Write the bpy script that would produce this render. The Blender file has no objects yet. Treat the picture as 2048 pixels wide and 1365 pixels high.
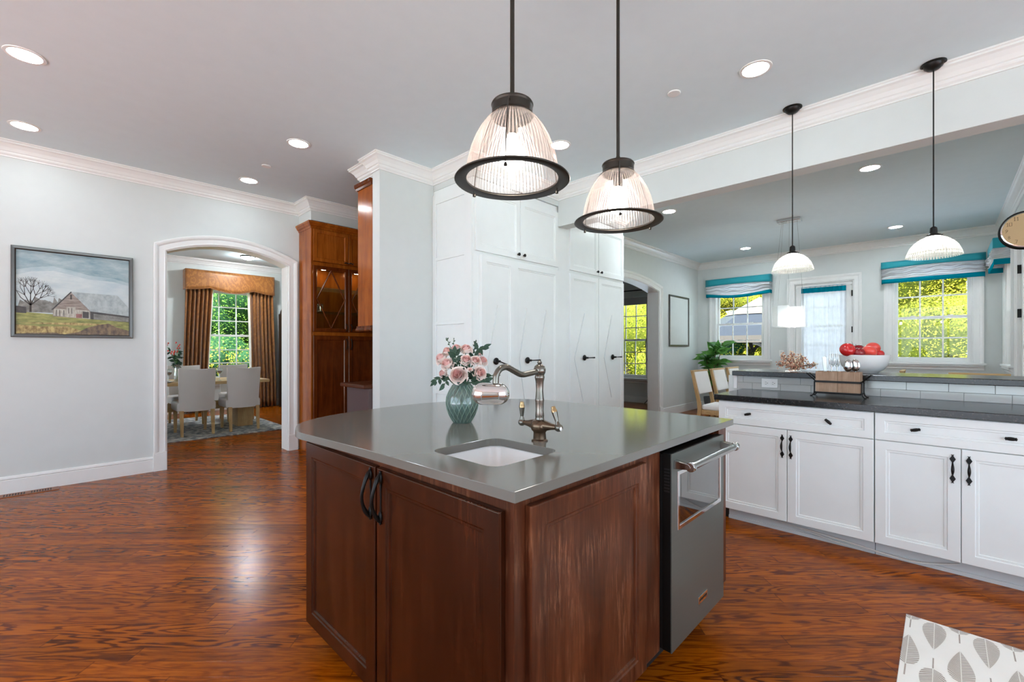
import bpy, bmesh, math, random
from mathutils import Vector, Matrix

S = bpy.context.scene
C = S.collection
R = math.radians
PI = math.pi

# ------------------------------------------------------------------ camera, sky, sun, exposure
YAW = 44.1                      # view direction, degrees from +X towards +Y
cam_data = bpy.data.cameras.new('camera')
cam = bpy.data.objects.new('camera', cam_data)
C.objects.link(cam)
cam.location = (0, 0, 1.25)
cam.rotation_euler = (R(90), 0, R(YAW - 90))
cam_data.sensor_width = 36.0
cam_data.lens = 892.0 / 2048.0 * 36.0
cam_data.shift_y = 15.5 / 2048.0
cam_data.clip_start = 0.05
cam_data.clip_end = 200
S.camera = cam

world = bpy.data.worlds.new('world')
S.world = world
world.use_nodes = True
wt = world.node_tree
wt.nodes.clear()
w_out = wt.nodes.new('ShaderNodeOutputWorld')
w_bg = wt.nodes.new('ShaderNodeBackground')
w_bg.inputs['Color'].default_value = (0.70, 0.85, 1.0, 1)
w_bg.inputs['Strength'].default_value = 3.0
wt.links.new(w_bg.outputs[0], w_out.inputs[0])

sun_d = bpy.data.lights.new('sun', 'SUN')
sun_d.energy = 32.0
sun_d.angle = R(0.6)
sun_d.color = (0.96, 0.98, 1.0)
sun = bpy.data.objects.new('sun', sun_d)
C.objects.link(sun)
# sun stands high behind the camera, over the house, and lights the garden side of the trees
sun.rotation_euler = Vector((0.55, 0.42, -0.95)).to_track_quat('-Z', 'Y').to_euler()

S.view_settings.view_transform = 'Standard'
S.view_settings.look = 'None'
S.view_settings.exposure = 0.5
S.view_settings.gamma = 1.0
S.view_settings.use_curve_mapping = False
S.cycles.use_denoising = True
S.cycles.max_bounces = 8
S.cycles.diffuse_bounces = 4
S.cycles.glossy_bounces = 4
S.cycles.transmission_bounces = 6
S.cycles.transparent_max_bounces = 12
S.cycles.caustics_reflective = False
S.cycles.caustics_refractive = False
S.cycles.sample_clamp_indirect = 6.0

# strengths of the lamps of the house
DOWNLIGHT = 50.0
BULB_BIG = 26.0
BULB_SMALL = 9.0

# ------------------------------------------------------------------ helpers
BASE = {}


def lin(c):
    return tuple(((x / 255.0) / 12.92 if x / 255.0 <= 0.04045 else ((x / 255.0 + 0.055) / 1.055) ** 2.4) for x in c) + (1.0,)


class MB:
    """collects shapes and links them as one mesh object"""

    def __init__(s, M=None):
        s.v, s.f, s.mi, s.sm = [], [], [], []
        s.m = 0
        s.M = M

    def add(s, vs, fs, smooth=False):
        o = len(s.v)
        if s.M is not None:
            s.v += [tuple(s.M @ Vector(p)) for p in vs]
        else:
            s.v += [tuple(p) for p in vs]
        for f in fs:
            s.f.append([i + o for i in f])
            s.mi.append(s.m)
            s.sm.append(smooth)

    def box(s, x0, x1, y0, y1, z0, z1):
        s.add([(x0, y0, z0), (x1, y0, z0), (x1, y1, z0), (x0, y1, z0), (x0, y0, z1), (x1, y0, z1), (x1, y1, z1), (x0, y1, z1)],
              [(0, 3, 2, 1), (4, 5, 6, 7), (0, 1, 5, 4), (1, 2, 6, 5), (2, 3, 7, 6), (3, 0, 4, 7)])

    def prism(s, pts, ax, a, b):
        n = len(pts)

        def q(p, t):
            return {'x': (t, p[0], p[1]), 'y': (p[0], t, p[1]), 'z': (p[0], p[1], t)}[ax]
        s.add([q(p, a) for p in pts] + [q(p, b) for p in pts],
              [tuple(range(n))[::-1], tuple(range(n, 2 * n))] + [(i, (i + 1) % n, n + (i + 1) % n, n + i) for i in range(n)])

    def face(s, pts):
        s.add(pts, [tuple(range(len(pts)))])

    def lathe(s, prof, c=(0, 0, 0), n=24, rib=0.0, ribn=0, cap=True, ax='z'):
        vs, fs = [], []
        for (r, z) in prof:
            for k in range(n):
                a = 2 * PI * k / n
                rr = r * (1 + rib * math.cos(ribn * a)) if ribn else r
                p = (rr * math.cos(a), rr * math.sin(a), z)
                if ax == 'x':
                    p = (p[2], p[0], p[1])
                elif ax == 'y':
                    p = (p[0], p[2], p[1])
                vs.append((c[0] + p[0], c[1] + p[1], c[2] + p[2]))
        m = len(prof)
        for i in range(m - 1):
            for k in range(n):
                fs.append((i * n + k, i * n + (k + 1) % n, (i + 1) * n + (k + 1) % n, (i + 1) * n + k))
        if cap:
            if prof[0][0] > 1e-5:
                fs.append(tuple(range(n))[::-1])
            if prof[-1][0] > 1e-5:
                fs.append(tuple(range((m - 1) * n, m * n)))
        s.add(vs, fs, True)

    def tube(s, pts, r, n=8, cap=True, flat=1.0, closed=False):
        pts = [Vector(p) for p in pts]
        m = len(pts)
        rs = r if isinstance(r, (list, tuple)) else [r] * m
        vs, fs = [], []
        prev = None
        for i, p in enumerate(pts):
            if closed:
                t = (pts[(i + 1) % m] - pts[i - 1]).normalized()
            else:
                t = (pts[min(i + 1, m - 1)] - pts[max(i - 1, 0)]).normalized()
            if prev is None:
                up = Vector((0, 0, 1)) if abs(t.z) < 0.9 else Vector((1, 0, 0))
                u = t.cross(up).normalized()
            else:
                u = (prev - t * prev.dot(t)).normalized()
            prev = u
            w = t.cross(u)
            for k in range(n):
                a = 2 * PI * k / n
                vs.append(p + u * (rs[i] * math.cos(a)) + w * (rs[i] * flat * math.sin(a)))
        for i in range(m if closed else m - 1):
            j = (i + 1) % m
            for k in range(n):
                fs.append((i * n + k, i * n + (k + 1) % n, j * n + (k + 1) % n, j * n + k))
        if cap and not closed:
            fs.append(tuple(range(n))[::-1])
            fs.append(tuple(range((m - 1) * n, m * n)))
        s.add(vs, fs, True)

    def ell(s, c, rx, ry=None, rz=None, nu=14, nv=9):
        ry = ry or rx
        rz = rz or rx
        vs = [(c[0], c[1], c[2] - rz)]
        for j in range(1, nv):
            b = -PI / 2 + PI * j / nv
            for k in range(nu):
                a = 2 * PI * k / nu
                vs.append((c[0] + rx * math.cos(b) * math.cos(a), c[1] + ry * math.cos(b) * math.sin(a), c[2] + rz * math.sin(b)))
        vs.append((c[0], c[1], c[2] + rz))
        fs = [(0, 1 + (k + 1) % nu, 1 + k) for k in range(nu)]
        for j in range(nv - 2):
            for k in range(nu):
                a = 1 + j * nu
                fs.append((a + k, a + (k + 1) % nu, a + nu + (k + 1) % nu, a + nu + k))
        t = len(vs) - 1
        a = 1 + (nv - 2) * nu
        fs += [(a + k, a + (k + 1) % nu, t) for k in range(nu)]
        s.add(vs, fs, True)

    def sweep(s, prof, path, b, closed=False, smooth=False):
        """profile of (out, high) pairs along a path in a plane with normal b, mitred corners"""
        b = Vector(b)
        P = [Vector(p) for p in path]
        m = len(P)
        k = len(prof)
        vs, fs = [], []
        for i in range(m):
            if closed:
                t0 = (P[i] - P[i - 1]).normalized()
                t1 = (P[(i + 1) % m] - P[i]).normalized()
            else:
                t0 = (P[i] - P[i - 1]).normalized() if i > 0 else (P[1] - P[0]).normalized()
                t1 = (P[i + 1] - P[i]).normalized() if i < m - 1 else t0
            n0, n1 = b.cross(t0), b.cross(t1)
            n = (n0 + n1)
            n = n / max(1e-6, (1 + n0.dot(n1)))
            for (o, h) in prof:
                vs.append(P[i] + n * o + b * h)
        for i in range(m if closed else m - 1):
            j = (i + 1) % m
            for q in range(k):
                fs.append((i * k + q, i * k + (q + 1) % k, j * k + (q + 1) % k, j * k + q))
        if not closed:
            fs.append(tuple(range(k))[::-1])
            fs.append(tuple(range((m - 1) * k, m * k)))
        s.add(vs, fs, smooth)

    def rects(s, w, h, loops, cap=True, back=True):
        """door or panel lofted through rectangles: (inset, depth) pairs, front faces -y"""
        vs, fs = [], []
        for (d, y) in loops:
            vs += [(d, -y, d), (w - d, -y, d), (w - d, -y, h - d), (d, -y, h - d)]
        n = len(loops)
        for i in range(n - 1):
            for k in range(4):
                fs.append((i * 4 + k, i * 4 + (k + 1) % 4, i * 4 + 4 + (k + 1) % 4, i * 4 + 4 + k))
        if back:
            fs.append((3, 2, 1, 0))
        if cap:
            a = (n - 1) * 4
            fs.append((a, a + 1, a + 2, a + 3))
        s.add(vs, fs)

    def build(s, name, mats, parent=None, bevel=0.0, seg=2, ang=40, fix=True, origin=None):
        if not isinstance(mats, (list, tuple)):
            mats = [mats]
        if parent is not None:
            base = BASE[parent]
        elif origin is not None:
            base = Vector(origin)
        else:
            xs = [p[0] for p in s.v]
            ys = [p[1] for p in s.v]
            zs = [p[2] for p in s.v]
            base = Vector(((min(xs) + max(xs)) / 2, (min(ys) + max(ys)) / 2, min(zs)))
        me = bpy.data.meshes.new(name)
        me.from_pydata([(p[0] - base.x, p[1] - base.y, p[2] - base.z) for p in s.v], [], s.f)
        for m in mats:
            me.materials.append(m)
        me.polygons.foreach_set('material_index', s.mi)
        me.polygons.foreach_set('use_smooth', s.sm)
        if fix:
            bm = bmesh.new()
            bm.from_mesh(me)
            bmesh.ops.recalc_face_normals(bm, faces=bm.faces)
            bm.to_mesh(me)
            bm.free()
            if any(s.sm):
                me.set_sharp_from_angle(angle=R(ang))
        me.update()
        o = bpy.data.objects.new(name, me)
        C.objects.link(o)
        if parent is not None:
            o.parent = parent
        else:
            o.location = base
        BASE[o] = base
        if bevel:
            b = o.modifiers.new('bevel', 'BEVEL')
            b.width = bevel
            b.segments = seg
            b.limit_method = 'ANGLE'
            b.angle_limit = R(35)
        return o


def thing(name, label, cat, base, group=None):
    o = bpy.data.objects.new(name, None)
    C.objects.link(o)
    o.location = base
    o.empty_display_size = 0.05
    BASE[o] = Vector(base)
    return tag(o, label, cat, group)


def tag(o, label, cat, group=None):
    o['label'] = label
    o['category'] = cat
    if group:
        o['group'] = group
    return o


def struct(o):
    o['kind'] = 'structure'
    return o


def srt(name, base):
    o = bpy.data.objects.new(name, None)
    C.objects.link(o)
    o.location = base
    BASE[o] = Vector(base)
    return struct(o)


def dup(root, loc, rz=None, label=None, scale=None):
    def cp(o, par):
        c = o.copy()
        C.objects.link(c)
        if par is not None:
            c.parent = par
        for ch in [x for x in C.objects if x.parent == o]:
            cp(ch, c)
        return c
    r = cp(root, None)
    r.location = loc
    if rz is not None:
        r.rotation_euler = (0, 0, rz)
    if scale:
        r.scale = scale
    if label:
        r['label'] = label
    return r


FACE_MX = Matrix.Rotation(R(-90), 4, 'Z')      # a front that faces -X instead of -Y


def at(x, y, z, facing='-y', rz=0.0):
    m = Matrix.Translation((x, y, z))
    if facing == '-x':
        return m @ FACE_MX
    if facing == '+x':
        return m @ Matrix.Rotation(R(90), 4, 'Z')
    if facing == '+y':
        return m @ Matrix.Rotation(R(180), 4, 'Z')
    return m @ Matrix.Rotation(rz, 4, 'Z')


# ------------------------------------------------------------------ materials
def mat_new(name):
    m = bpy.data.materials.new(name)
    m.use_nodes = True
    t = m.node_tree
    t.nodes.clear()
    out = t.nodes.new('ShaderNodeOutputMaterial')
    return m, t, out


def nd(t, kind, ins=None, **props):
    n = t.nodes.new(kind)
    for k, v in props.items():
        setattr(n, k, v)
    for k, v in (ins or {}).items():
        sock = n.inputs[k]
        if isinstance(v, bpy.types.NodeSocket):
            t.links.new(v, sock)
        else:
            sock.default_value = v
    return n


def math_n(t, op, a, b=None, c=None):
    n = t.nodes.new('ShaderNodeMath')
    n.operation = op
    for i, v in enumerate((a, b, c)):
        if v is None:
            continue
        if isinstance(v, bpy.types.NodeSocket):
            t.links.new(v, n.inputs[i])
        else:
            n.inputs[i].default_value = v
    return n.outputs[0]


def ramp(t, fac, stops, interp='LINEAR'):
    n = t.nodes.new('ShaderNodeValToRGB')
    n.color_ramp.interpolation = interp
    e = n.color_ramp.elements
    while len(e) < len(stops):
        e.new(0.5)
    for i, (p, c) in enumerate(stops):
        e[i].position = p
        e[i].color = c
    if fac is not None:
        t.links.new(fac, n.inputs[0])
    return n.outputs[0]


def mixc(t, fac, a, b, mode='MIX'):
    n = t.nodes.new('ShaderNodeMix')
    n.data_type = 'RGBA'
    n.blend_type = mode
    for k, v in ((0, fac), (6, a), (7, b)):
        if isinstance(v, bpy.types.NodeSocket):
            t.links.new(v, n.inputs[k])
        else:
            n.inputs[k].default_value = v
    return n.outputs[2]


def pbr(t, out, col, rough=0.5, metal=0.0, bump=None, bstr=0.2, bdist=0.01, **kw):
    p = t.nodes.new('ShaderNodeBsdfPrincipled')
    for k, v in (('Base Color', col), ('Roughness', rough), ('Metallic', metal)):
        if isinstance(v, bpy.types.NodeSocket):
            t.links.new(v, p.inputs[k])
        else:
            p.inputs[k].default_value = v
    for k, v in kw.items():
        p.inputs[k.replace('_', ' ')].default_value = v
    if bump is not None:
        b = nd(t, 'ShaderNodeBump', {'Height': bump, 'Strength': bstr, 'Distance': bdist})
        t.links.new(b.outputs[0], p.inputs['Normal'])
    t.links.new(p.outputs[0], out.inputs[0])
    return p


def plain(name, c, rough=0.5, metal=0.0, **kw):
    """even colour with a faint procedural unevenness"""
    m, t, out = mat_new(name)
    co = nd(t, 'ShaderNodeTexCoord').outputs['Object']
    n = nd(t, 'ShaderNodeTexNoise', {'Vector': co, 'Scale': 9.0, 'Detail': 3.0}).outputs['Fac']
    l = lin(c)
    a = tuple(x * 0.97 for x in l[:3]) + (1,)
    b = tuple(min(1, x * 1.03) for x in l[:3]) + (1,)
    pbr(t, out, mixc(t, n, a, b), rough, metal, **kw)
    return m


def emit(name, c, strength):
    m, t, out = mat_new(name)
    e = nd(t, 'ShaderNodeEmission', {'Color': c, 'Strength': strength})
    t.links.new(e.outputs[0], out.inputs[0])
    return m


def wood(name, dark, mid, light, rough=0.3, along='z', scale=1.0, worn=None, coat=0.0, knots=0.5):
    m, t, out = mat_new(name)
    co = nd(t, 'ShaderNodeTexCoord').outputs['Object']
    sc = {'z': (9, 9, 0.9), 'x': (0.9, 9, 9), 'y': (9, 0.9, 9)}[along]
    mp = nd(t, 'ShaderNodeMapping', {'Vector': co, 'Scale': tuple(x * scale for x in sc)}).outputs[0]
    n1 = nd(t, 'ShaderNodeTexNoise', {'Vector': mp, 'Scale': 1.6, 'Detail': 5.0, 'Roughness': 0.6, 'Distortion': 0.8}).outputs['Fac']
    mp2 = nd(t, 'ShaderNodeMapping', {'Vector': co, 'Scale': tuple(x * scale * (5 if x > 2 else 2) for x in sc)}).outputs[0]
    n2 = nd(t, 'ShaderNodeTexNoise', {'Vector': mp2, 'Scale': 2.2, 'Detail': 4.0, 'Roughness': 0.7}).outputs['Fac']
    n3 = nd(t, 'ShaderNodeTexNoise', {'Vector': co, 'Scale': 4.5 * scale, 'Detail': 2.0, 'Distortion': 1.2}).outputs['Fac']
    f = math_n(t, 'ADD', math_n(t, 'MULTIPLY', n1, 0.55), math_n(t, 'MULTIPLY', n2, 0.45))
    f = math_n(t, 'ADD', math_n(t, 'MULTIPLY', f, 1.0 - 0.4 * knots), math_n(t, 'MULTIPLY', n3, 0.4 * knots))
    c = ramp(t, f, [(0.32, lin(dark)), (0.5, lin(mid)), (0.68, lin(light))])
    if worn:
        w = nd(t, 'ShaderNodeTexNoise', {'Vector': nd(t, 'ShaderNodeMapping', {'Vector': co, 'Scale': (60, 60, 5)}).outputs[0], 'Scale': 1.3, 'Detail': 6.0, 'Roughness': 0.75}).outputs['Fac']
        w2 = nd(t, 'ShaderNodeTexNoise', {'Vector': co, 'Scale': 5.0, 'Detail': 2.0}).outputs['Fac']
        k = math_n(t, 'MULTIPLY', ramp(t, w, [(0.5, (0, 0, 0, 1)), (0.75, (1, 1, 1, 1))]), ramp(t, w2, [(0.42, (0, 0, 0, 1)), (0.62, (1, 1, 1, 1))]))
        c = mixc(t, k, c, lin(worn))
    pbr(t, out, c, rough, 0.0, bump=n2, bstr=0.08, bdist=0.002, Coat_Weight=coat * 0.4, Coat_Roughness=0.12, Specular_IOR_Level=0.35, Specular_Tint=(1.0, 0.75, 0.55, 1))
    return m


def floor_wood():
    m, t, out = mat_new('oak strip floor')
    co = nd(t, 'ShaderNodeTexCoord').outputs['Object']
    mp = nd(t, 'ShaderNodeMapping', {'Vector': co, 'Rotation': (0, 0, R(90 - YAW))}).outputs[0]
    sx = nd(t, 'ShaderNodeSeparateXYZ', {'Vector': mp})
    u, v = sx.outputs[0], sx.outputs[1]
    W = 0.082
    vr = math_n(t, 'DIVIDE', v, W)
    row = math_n(t, 'FLOOR', vr)
    w1 = nd(t, 'ShaderNodeTexWhiteNoise', {'W': row}, noise_dimensions='1D').outputs['Value']
    u2 = math_n(t, 'ADD', math_n(t, 'DIVIDE', u, 1.05), math_n(t, 'MULTIPLY', w1, 17.0))
    col = math_n(t, 'FLOOR', u2)
    idn = math_n(t, 'ADD', math_n(t, 'MULTIPLY', row, 13.73), math_n(t, 'MULTIPLY', col, 3.17))
    wn = nd(t, 'ShaderNodeTexWhiteNoise', {'W': idn}, noise_dimensions='1D')
    rid = wn.outputs['Value']
    rid2 = nd(t, 'ShaderNodeTexWhiteNoise', {'W': math_n(t, 'ADD', idn, 0.37)}, noise_dimensions='1D').outputs['Value']
    off = math_n(t, 'MULTIPLY', rid, 40.0)
    # flame grain: bands across the strip bent by stretched noise
    g0 = nd(t, 'ShaderNodeCombineXYZ', {'X': math_n(t, 'ADD', math_n(t, 'MULTIPLY', u, 1.5), off), 'Y': math_n(t, 'MULTIPLY', v, 11.0), 'Z': off}).outputs[0]
    n0 = nd(t, 'ShaderNodeTexNoise', {'Vector': g0, 'Scale': 1.0, 'Detail': 2.0, 'Roughness': 0.5}).outputs['Fac']
    g1 = nd(t, 'ShaderNodeCombineXYZ', {'X': math_n(t, 'ADD', math_n(t, 'MULTIPLY', u, 14.0), off), 'Y': math_n(t, 'MULTIPLY', v, 120.0), 'Z': off}).outputs[0]
    n1 = nd(t, 'ShaderNodeTexNoise', {'Vector': g1, 'Scale': 1.0, 'Detail': 4.0, 'Roughness': 0.65}).outputs['Fac']
    g2 = nd(t, 'ShaderNodeCombineXYZ', {'X': math_n(t, 'ADD', math_n(t, 'MULTIPLY', u, 3.0), off), 'Y': math_n(t, 'MULTIPLY', v, 45.0), 'Z': off}).outputs[0]
    n2 = nd(t, 'ShaderNodeTexNoise', {'Vector': g2, 'Scale': 1.0, 'Detail': 3.0, 'Roughness': 0.6}).outputs['Fac']
    rings = math_n(t, 'SINE', math_n(t, 'ADD', math_n(t, 'MULTIPLY', n0, 78.0), math_n(t, 'MULTIPLY', n1, 3.2)))
    ringf = ramp(t, math_n(t, 'ADD', math_n(t, 'MULTIPLY', rings, 0.5), 0.5), [(0.0, (0, 0, 0, 1)), (0.14, (0.12, 0.12, 0.12, 1)), (0.36, (0.8, 0.8, 0.8, 1)), (1.0, (1, 1, 1, 1))])
    k = math_n(t, 'MULTIPLY', ramp(t, rid2, [(0.2, (0.22, 0.22, 0.22, 1)), (0.9, (0.72, 0.72, 0.72, 1))]), 1.0)
    fine = ramp(t, math_n(t, 'ADD', math_n(t, 'MULTIPLY', n2, 0.6), math_n(t, 'MULTIPLY', n1, 0.4)), [(0.22, (0, 0, 0, 1)), (0.60, (1, 1, 1, 1))])
    tone = math_n(t, 'ADD', math_n(t, 'MULTIPLY', math_n(t, 'SUBTRACT', 1.0, k), fine), math_n(t, 'MULTIPLY', k, ringf))
    c = ramp(t, tone, [(0.0, lin((52, 18, 2))), (0.3, lin((104, 45, 3))), (0.7, lin((150, 72, 4))), (1.0, lin((178, 92, 8)))])
    br = math_n(t, 'ADD', 0.62, math_n(t, 'MULTIPLY', rid, 0.40))
    c = mixc(t, 1.0, c, nd(t, 'ShaderNodeCombineColor', {0: br, 1: br, 2: br}).outputs[0], 'MULTIPLY')
    fv = math_n(t, 'FRACT', vr)
    fu = math_n(t, 'FRACT', u2)
    ev = math_n(t, 'MINIMUM', fv, math_n(t, 'SUBTRACT', 1.0, fv))
    eu = math_n(t, 'MINIMUM', fu, math_n(t, 'SUBTRACT', 1.0, fu))
    seam = math_n(t, 'MINIMUM', ramp(t, ev, [(0.0, (0, 0, 0, 1)), (0.022, (1, 1, 1, 1))]), ramp(t, eu, [(0.0, (0, 0, 0, 1)), (0.0018, (1, 1, 1, 1))]))
    c = mixc(t, seam, mixc(t, 0.55, c, lin((30, 10, 4))), c)
    rg = math_n(t, 'ADD', 0.17, math_n(t, 'MULTIPLY', n2, 0.12))
    pbr(t, out, c, rg, 0.0, bump=math_n(t, 'ADD', math_n(t, 'MULTIPLY', n2, 0.4), seam), bstr=0.10, bdist=0.003, Specular_IOR_Level=0.17, Specular_Tint=(1.0, 0.55, 0.25, 1))
    return m


def glass_pane():
    m, t, out = mat_new('window glass')
    fr = nd(t, 'ShaderNodeFresnel', {'IOR': 1.45})
    tr = nd(t, 'ShaderNodeBsdfTransparent', {'Color': (0.97, 0.985, 0.98, 1)})
    gl = nd(t, 'ShaderNodeBsdfGlossy', {'Color': (1, 1, 1, 1), 'Roughness': 0.02})
    mx = nd(t, 'ShaderNodeMixShader', {0: fr.outputs[0], 1: tr.outputs[0], 2: gl.outputs[0]})
    t.links.new(mx.outputs[0], out.inputs[0])
    return m


def thin_glass(name, tint, body, haze=0.4, gloss=0.12, rough=0.08):
    """cast glass: partly clear, partly light-spreading, with a sheen"""
    m, t, out = mat_new(name)
    tr = nd(t, 'ShaderNodeBsdfTransparent', {'Color': tint})
    tl = nd(t, 'ShaderNodeBsdfTranslucent', {'Color': body})
    df = nd(t, 'ShaderNodeBsdfDiffuse', {'Color': body})
    a = nd(t, 'ShaderNodeMixShader', {0: 0.3, 1: tl.outputs[0], 2: df.outputs[0]})
    b = nd(t, 'ShaderNodeMixShader', {0: haze, 1: tr.outputs[0], 2: a.outputs[0]})
    gl = nd(t, 'ShaderNodeBsdfGlossy', {'Color': (1, 1, 1, 1), 'Roughness': rough})
    lw = nd(t, 'ShaderNodeLayerWeight', {'Blend': 0.25})
    f = math_n(t, 'ADD', gloss, math_n(t, 'MULTIPLY', lw.outputs['Facing'], 0.35))
    c = nd(t, 'ShaderNodeMixShader', {0: f, 1: b.outputs[0], 2: gl.outputs[0]})
    t.links.new(c.outputs[0], out.inputs[0])
    return m


def granite():
    m, t, out = mat_new('black granite')
    co = nd(t, 'ShaderNodeTexCoord').outputs['Object']
    a = nd(t, 'ShaderNodeTexVoronoi', {'Vector': co, 'Scale': 160.0}).outputs['Color']
    b = nd(t, 'ShaderNodeTexNoise', {'Vector': co, 'Scale': 55.0, 'Detail': 5.0, 'Roughness': 0.75}).outputs['Fac']
    k = math_n(t, 'MULTIPLY', nd(t, 'ShaderNodeSeparateColor', {'Color': a}).outputs[0], b)
    c = ramp(t, k, [(0.2, lin((12, 12, 12))), (0.42, lin((28, 26, 25))), (0.58, lin((66, 61, 56)))])
    pbr(t, out, c, 0.22)
    return m


def leaf(name, c1, c2, rough=0.5, transl=0.35, grain=9.0):
    m, t, out = mat_new(name)
    co = nd(t, 'ShaderNodeTexCoord').outputs['Object']
    n = nd(t, 'ShaderNodeTexNoise', {'Vector': co, 'Scale': grain, 'Detail': 4.0, 'Roughness': 0.8}).outputs['Fac']
    c = ramp(t, n, [(0.36, lin(c1)), (0.64, lin(c2))])
    df = nd(t, 'ShaderNodeBsdfPrincipled', {'Base Color': c, 'Roughness': rough, 'Specular IOR Level': 0.12})
    tl = nd(t, 'ShaderNodeBsdfTranslucent', {'Color': c})
    mx = nd(t, 'ShaderNodeMixShader', {0: transl, 1: df.outputs[0], 2: tl.outputs[0]})
    t.links.new(mx.outputs[0], out.inputs[0])
    return m


def damask():
    m, t, out = mat_new('gold damask')
    co = nd(t, 'ShaderNodeTexCoord').outputs['Object']
    v = nd(t, 'ShaderNodeTexVoronoi', {'Vector': nd(t, 'ShaderNodeMapping', {'Vector': co, 'Scale': (1.0, 0.4, 0.8)}).outputs[0], 'Scale': 4.5}, feature='SMOOTH_F1').outputs['Distance']
    w2 = nd(t, 'ShaderNodeTexWave', {'Vector': co, 'Scale': 5.0, 'Distortion': 9.0, 'Detail': 2.0, 'Detail Scale': 2.5}).outputs['Fac']
    k0 = math_n(t, 'SINE', math_n(t, 'ADD', math_n(t, 'MULTIPLY', v, 34.0), math_n(t, 'MULTIPLY', w2, 2.2)))
    k = ramp(t, k0, [(0.30, (0, 0, 0, 1)), (0.42, (1, 1, 1, 1))])
    c = mixc(t, k, lin((130, 78, 26)), lin((150, 94, 36)))
    rg = math_n(t, 'ADD', 0.36, math_n(t, 'MULTIPLY', k, 0.18))
    pbr(t, out, c, rg, 0.05, Sheen_Weight=0.3)
    return m


M = {}
M['wall'] = plain('wall paint', (208, 212, 209), 0.75)
M['ceil'] = plain('ceiling paint', (217, 232, 235), 0.85)
M['trim'] = plain('trim paint', (230, 230, 227), 0.38)
M['cab'] = plain('white cabinet paint', (231, 235, 233), 0.36)
M['floor'] = floor_wood()
M['glass'] = glass_pane()
M['cherry'] = wood('dark stained cabinet wood', (24, 8, 3), (48, 19, 7), (74, 32, 13), 0.26, 'z', 1.0, coat=0.25)
M['cherry_x'] = wood('dark stained rail wood', (44, 18, 9), (72, 32, 17), (96, 46, 25), 0.28, 'y', 1.0, coat=0.25)
M['cherry_worn'] = wood('worn stained panel wood', (40, 16, 8), (72, 34, 18), (104, 56, 32), 0.34, 'z', 1.0, worn=(158, 106, 76), coat=0.15)
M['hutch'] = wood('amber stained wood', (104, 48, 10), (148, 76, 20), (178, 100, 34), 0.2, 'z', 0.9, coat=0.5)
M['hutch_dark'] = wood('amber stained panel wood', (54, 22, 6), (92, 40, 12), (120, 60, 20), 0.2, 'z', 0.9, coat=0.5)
M['oak'] = wood('pale oak', (160, 128, 84), (186, 152, 106), (206, 176, 130), 0.5, 'z', 1.4)
M['oak_x'] = wood('pale oak rails', (168, 134, 88), (190, 158, 112), (208, 180, 136), 0.5, 'x', 1.4)
M['quartz'] = plain('grey quartz', (110, 109, 103), 0.13, Specular_IOR_Level=0.6)
M['granite'] = granite()
M['black'] = plain('black metal', (24, 23, 22), 0.4, 0.6)
M['bronze'] = plain('dark bronze', (62, 59, 54), 0.38, 0.85)
M['bronze_f'] = plain('rubbed bronze', (116, 112, 104), 0.23, 0.9)
M['brass'] = plain('rubbed brass', (176, 148, 108), 0.25, 0.95)
M['chrome'] = plain('chrome', (232, 232, 232), 0.06, 1.0)
M['steel'] = plain('grey steel', (168, 170, 166), 0.22, 1.0)
M['white'] = plain('white ceramic', (238, 238, 236), 0.15)
M['dark'] = plain('dark recess', (14, 14, 14), 0.6)
M['bulb'] = emit('lit bulb', (1.0, 0.93, 0.82, 1), 60.0)
M['down_nook'] = emit('lit nook diffuser', (0.84, 0.93, 1.0, 1), DOWNLIGHT * 3.4)
M['down'] = emit('lit diffuser', (0.84, 0.93, 1.0, 1), DOWNLIGHT)
def brushed(name, c, rough):
    m, t, out = mat_new(name)
    co = nd(t, 'ShaderNodeTexCoord').outputs['Object']
    n = nd(t, 'ShaderNodeTexNoise', {'Vector': nd(t, 'ShaderNodeMapping', {'Vector': co, 'Scale': (3, 3, 160), 'Rotation': (0, 0.5, 0)}).outputs[0], 'Scale': 1.0, 'Detail': 4.0}).outputs['Fac']
    l = lin(c)
    col = mixc(t, n, tuple(x * 0.85 for x in l[:3]) + (1,), tuple(min(1, x * 1.12) for x in l[:3]) + (1,))
    pbr(t, out, col, math_n(t, 'ADD', rough, math_n(t, 'MULTIPLY', n, 0.1)), 0.72)
    return m


M['steel_b'] = brushed('brushed steel door', (112, 117, 112), 0.34)
M['steel_s'] = plain('satin steel', (176, 177, 175), 0.16, 1.0)
M['mirror_dark'] = plain('dark mirror glass', (150, 150, 148), 0.03, 1.0)
M['bronze_warm'] = plain('warm worn bronze', (106, 88, 72), 0.27, 0.9)
M['teal'] = thin_glass('teal cut glass', (0.50, 0.64, 0.60, 1), (0.30, 0.46, 0.42, 1), 0.62, 0.07, 0.14)
M['teal_light'] = plain('cut glass edge', (132, 156, 142), 0.25)
M['petal'] = plain('pale pink petal', (254, 238, 231), 0.6, Subsurface_Weight=0.12, Subsurface_Radius=(0.01, 0.005, 0.004))
M['petal_deep'] = plain('pink petal', (248, 206, 199), 0.6)
M['stem'] = plain('green stem', (66, 92, 62), 0.55)
M['leaf_dark'] = leaf('dark leaf', (38, 58, 48), (70, 94, 78), 0.4, 0.15)
M['v_strip'] = plain('bead paint', (214, 218, 217), 0.45)  # greyer than the doors, for the thin V-shaped strips
M['kick'] = plain('toe kick paint', (196, 199, 200), 0.4)
M['cable'] = plain('pale cable', (206, 205, 200), 0.45)
M['tile'] = plain('pale grey tile', (188, 189, 185), 0.12)
M['grout'] = plain('grout', (150, 150, 146), 0.8)
M['plum'] = plain('plum stained panel', (84, 66, 66), 0.4)
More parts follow.
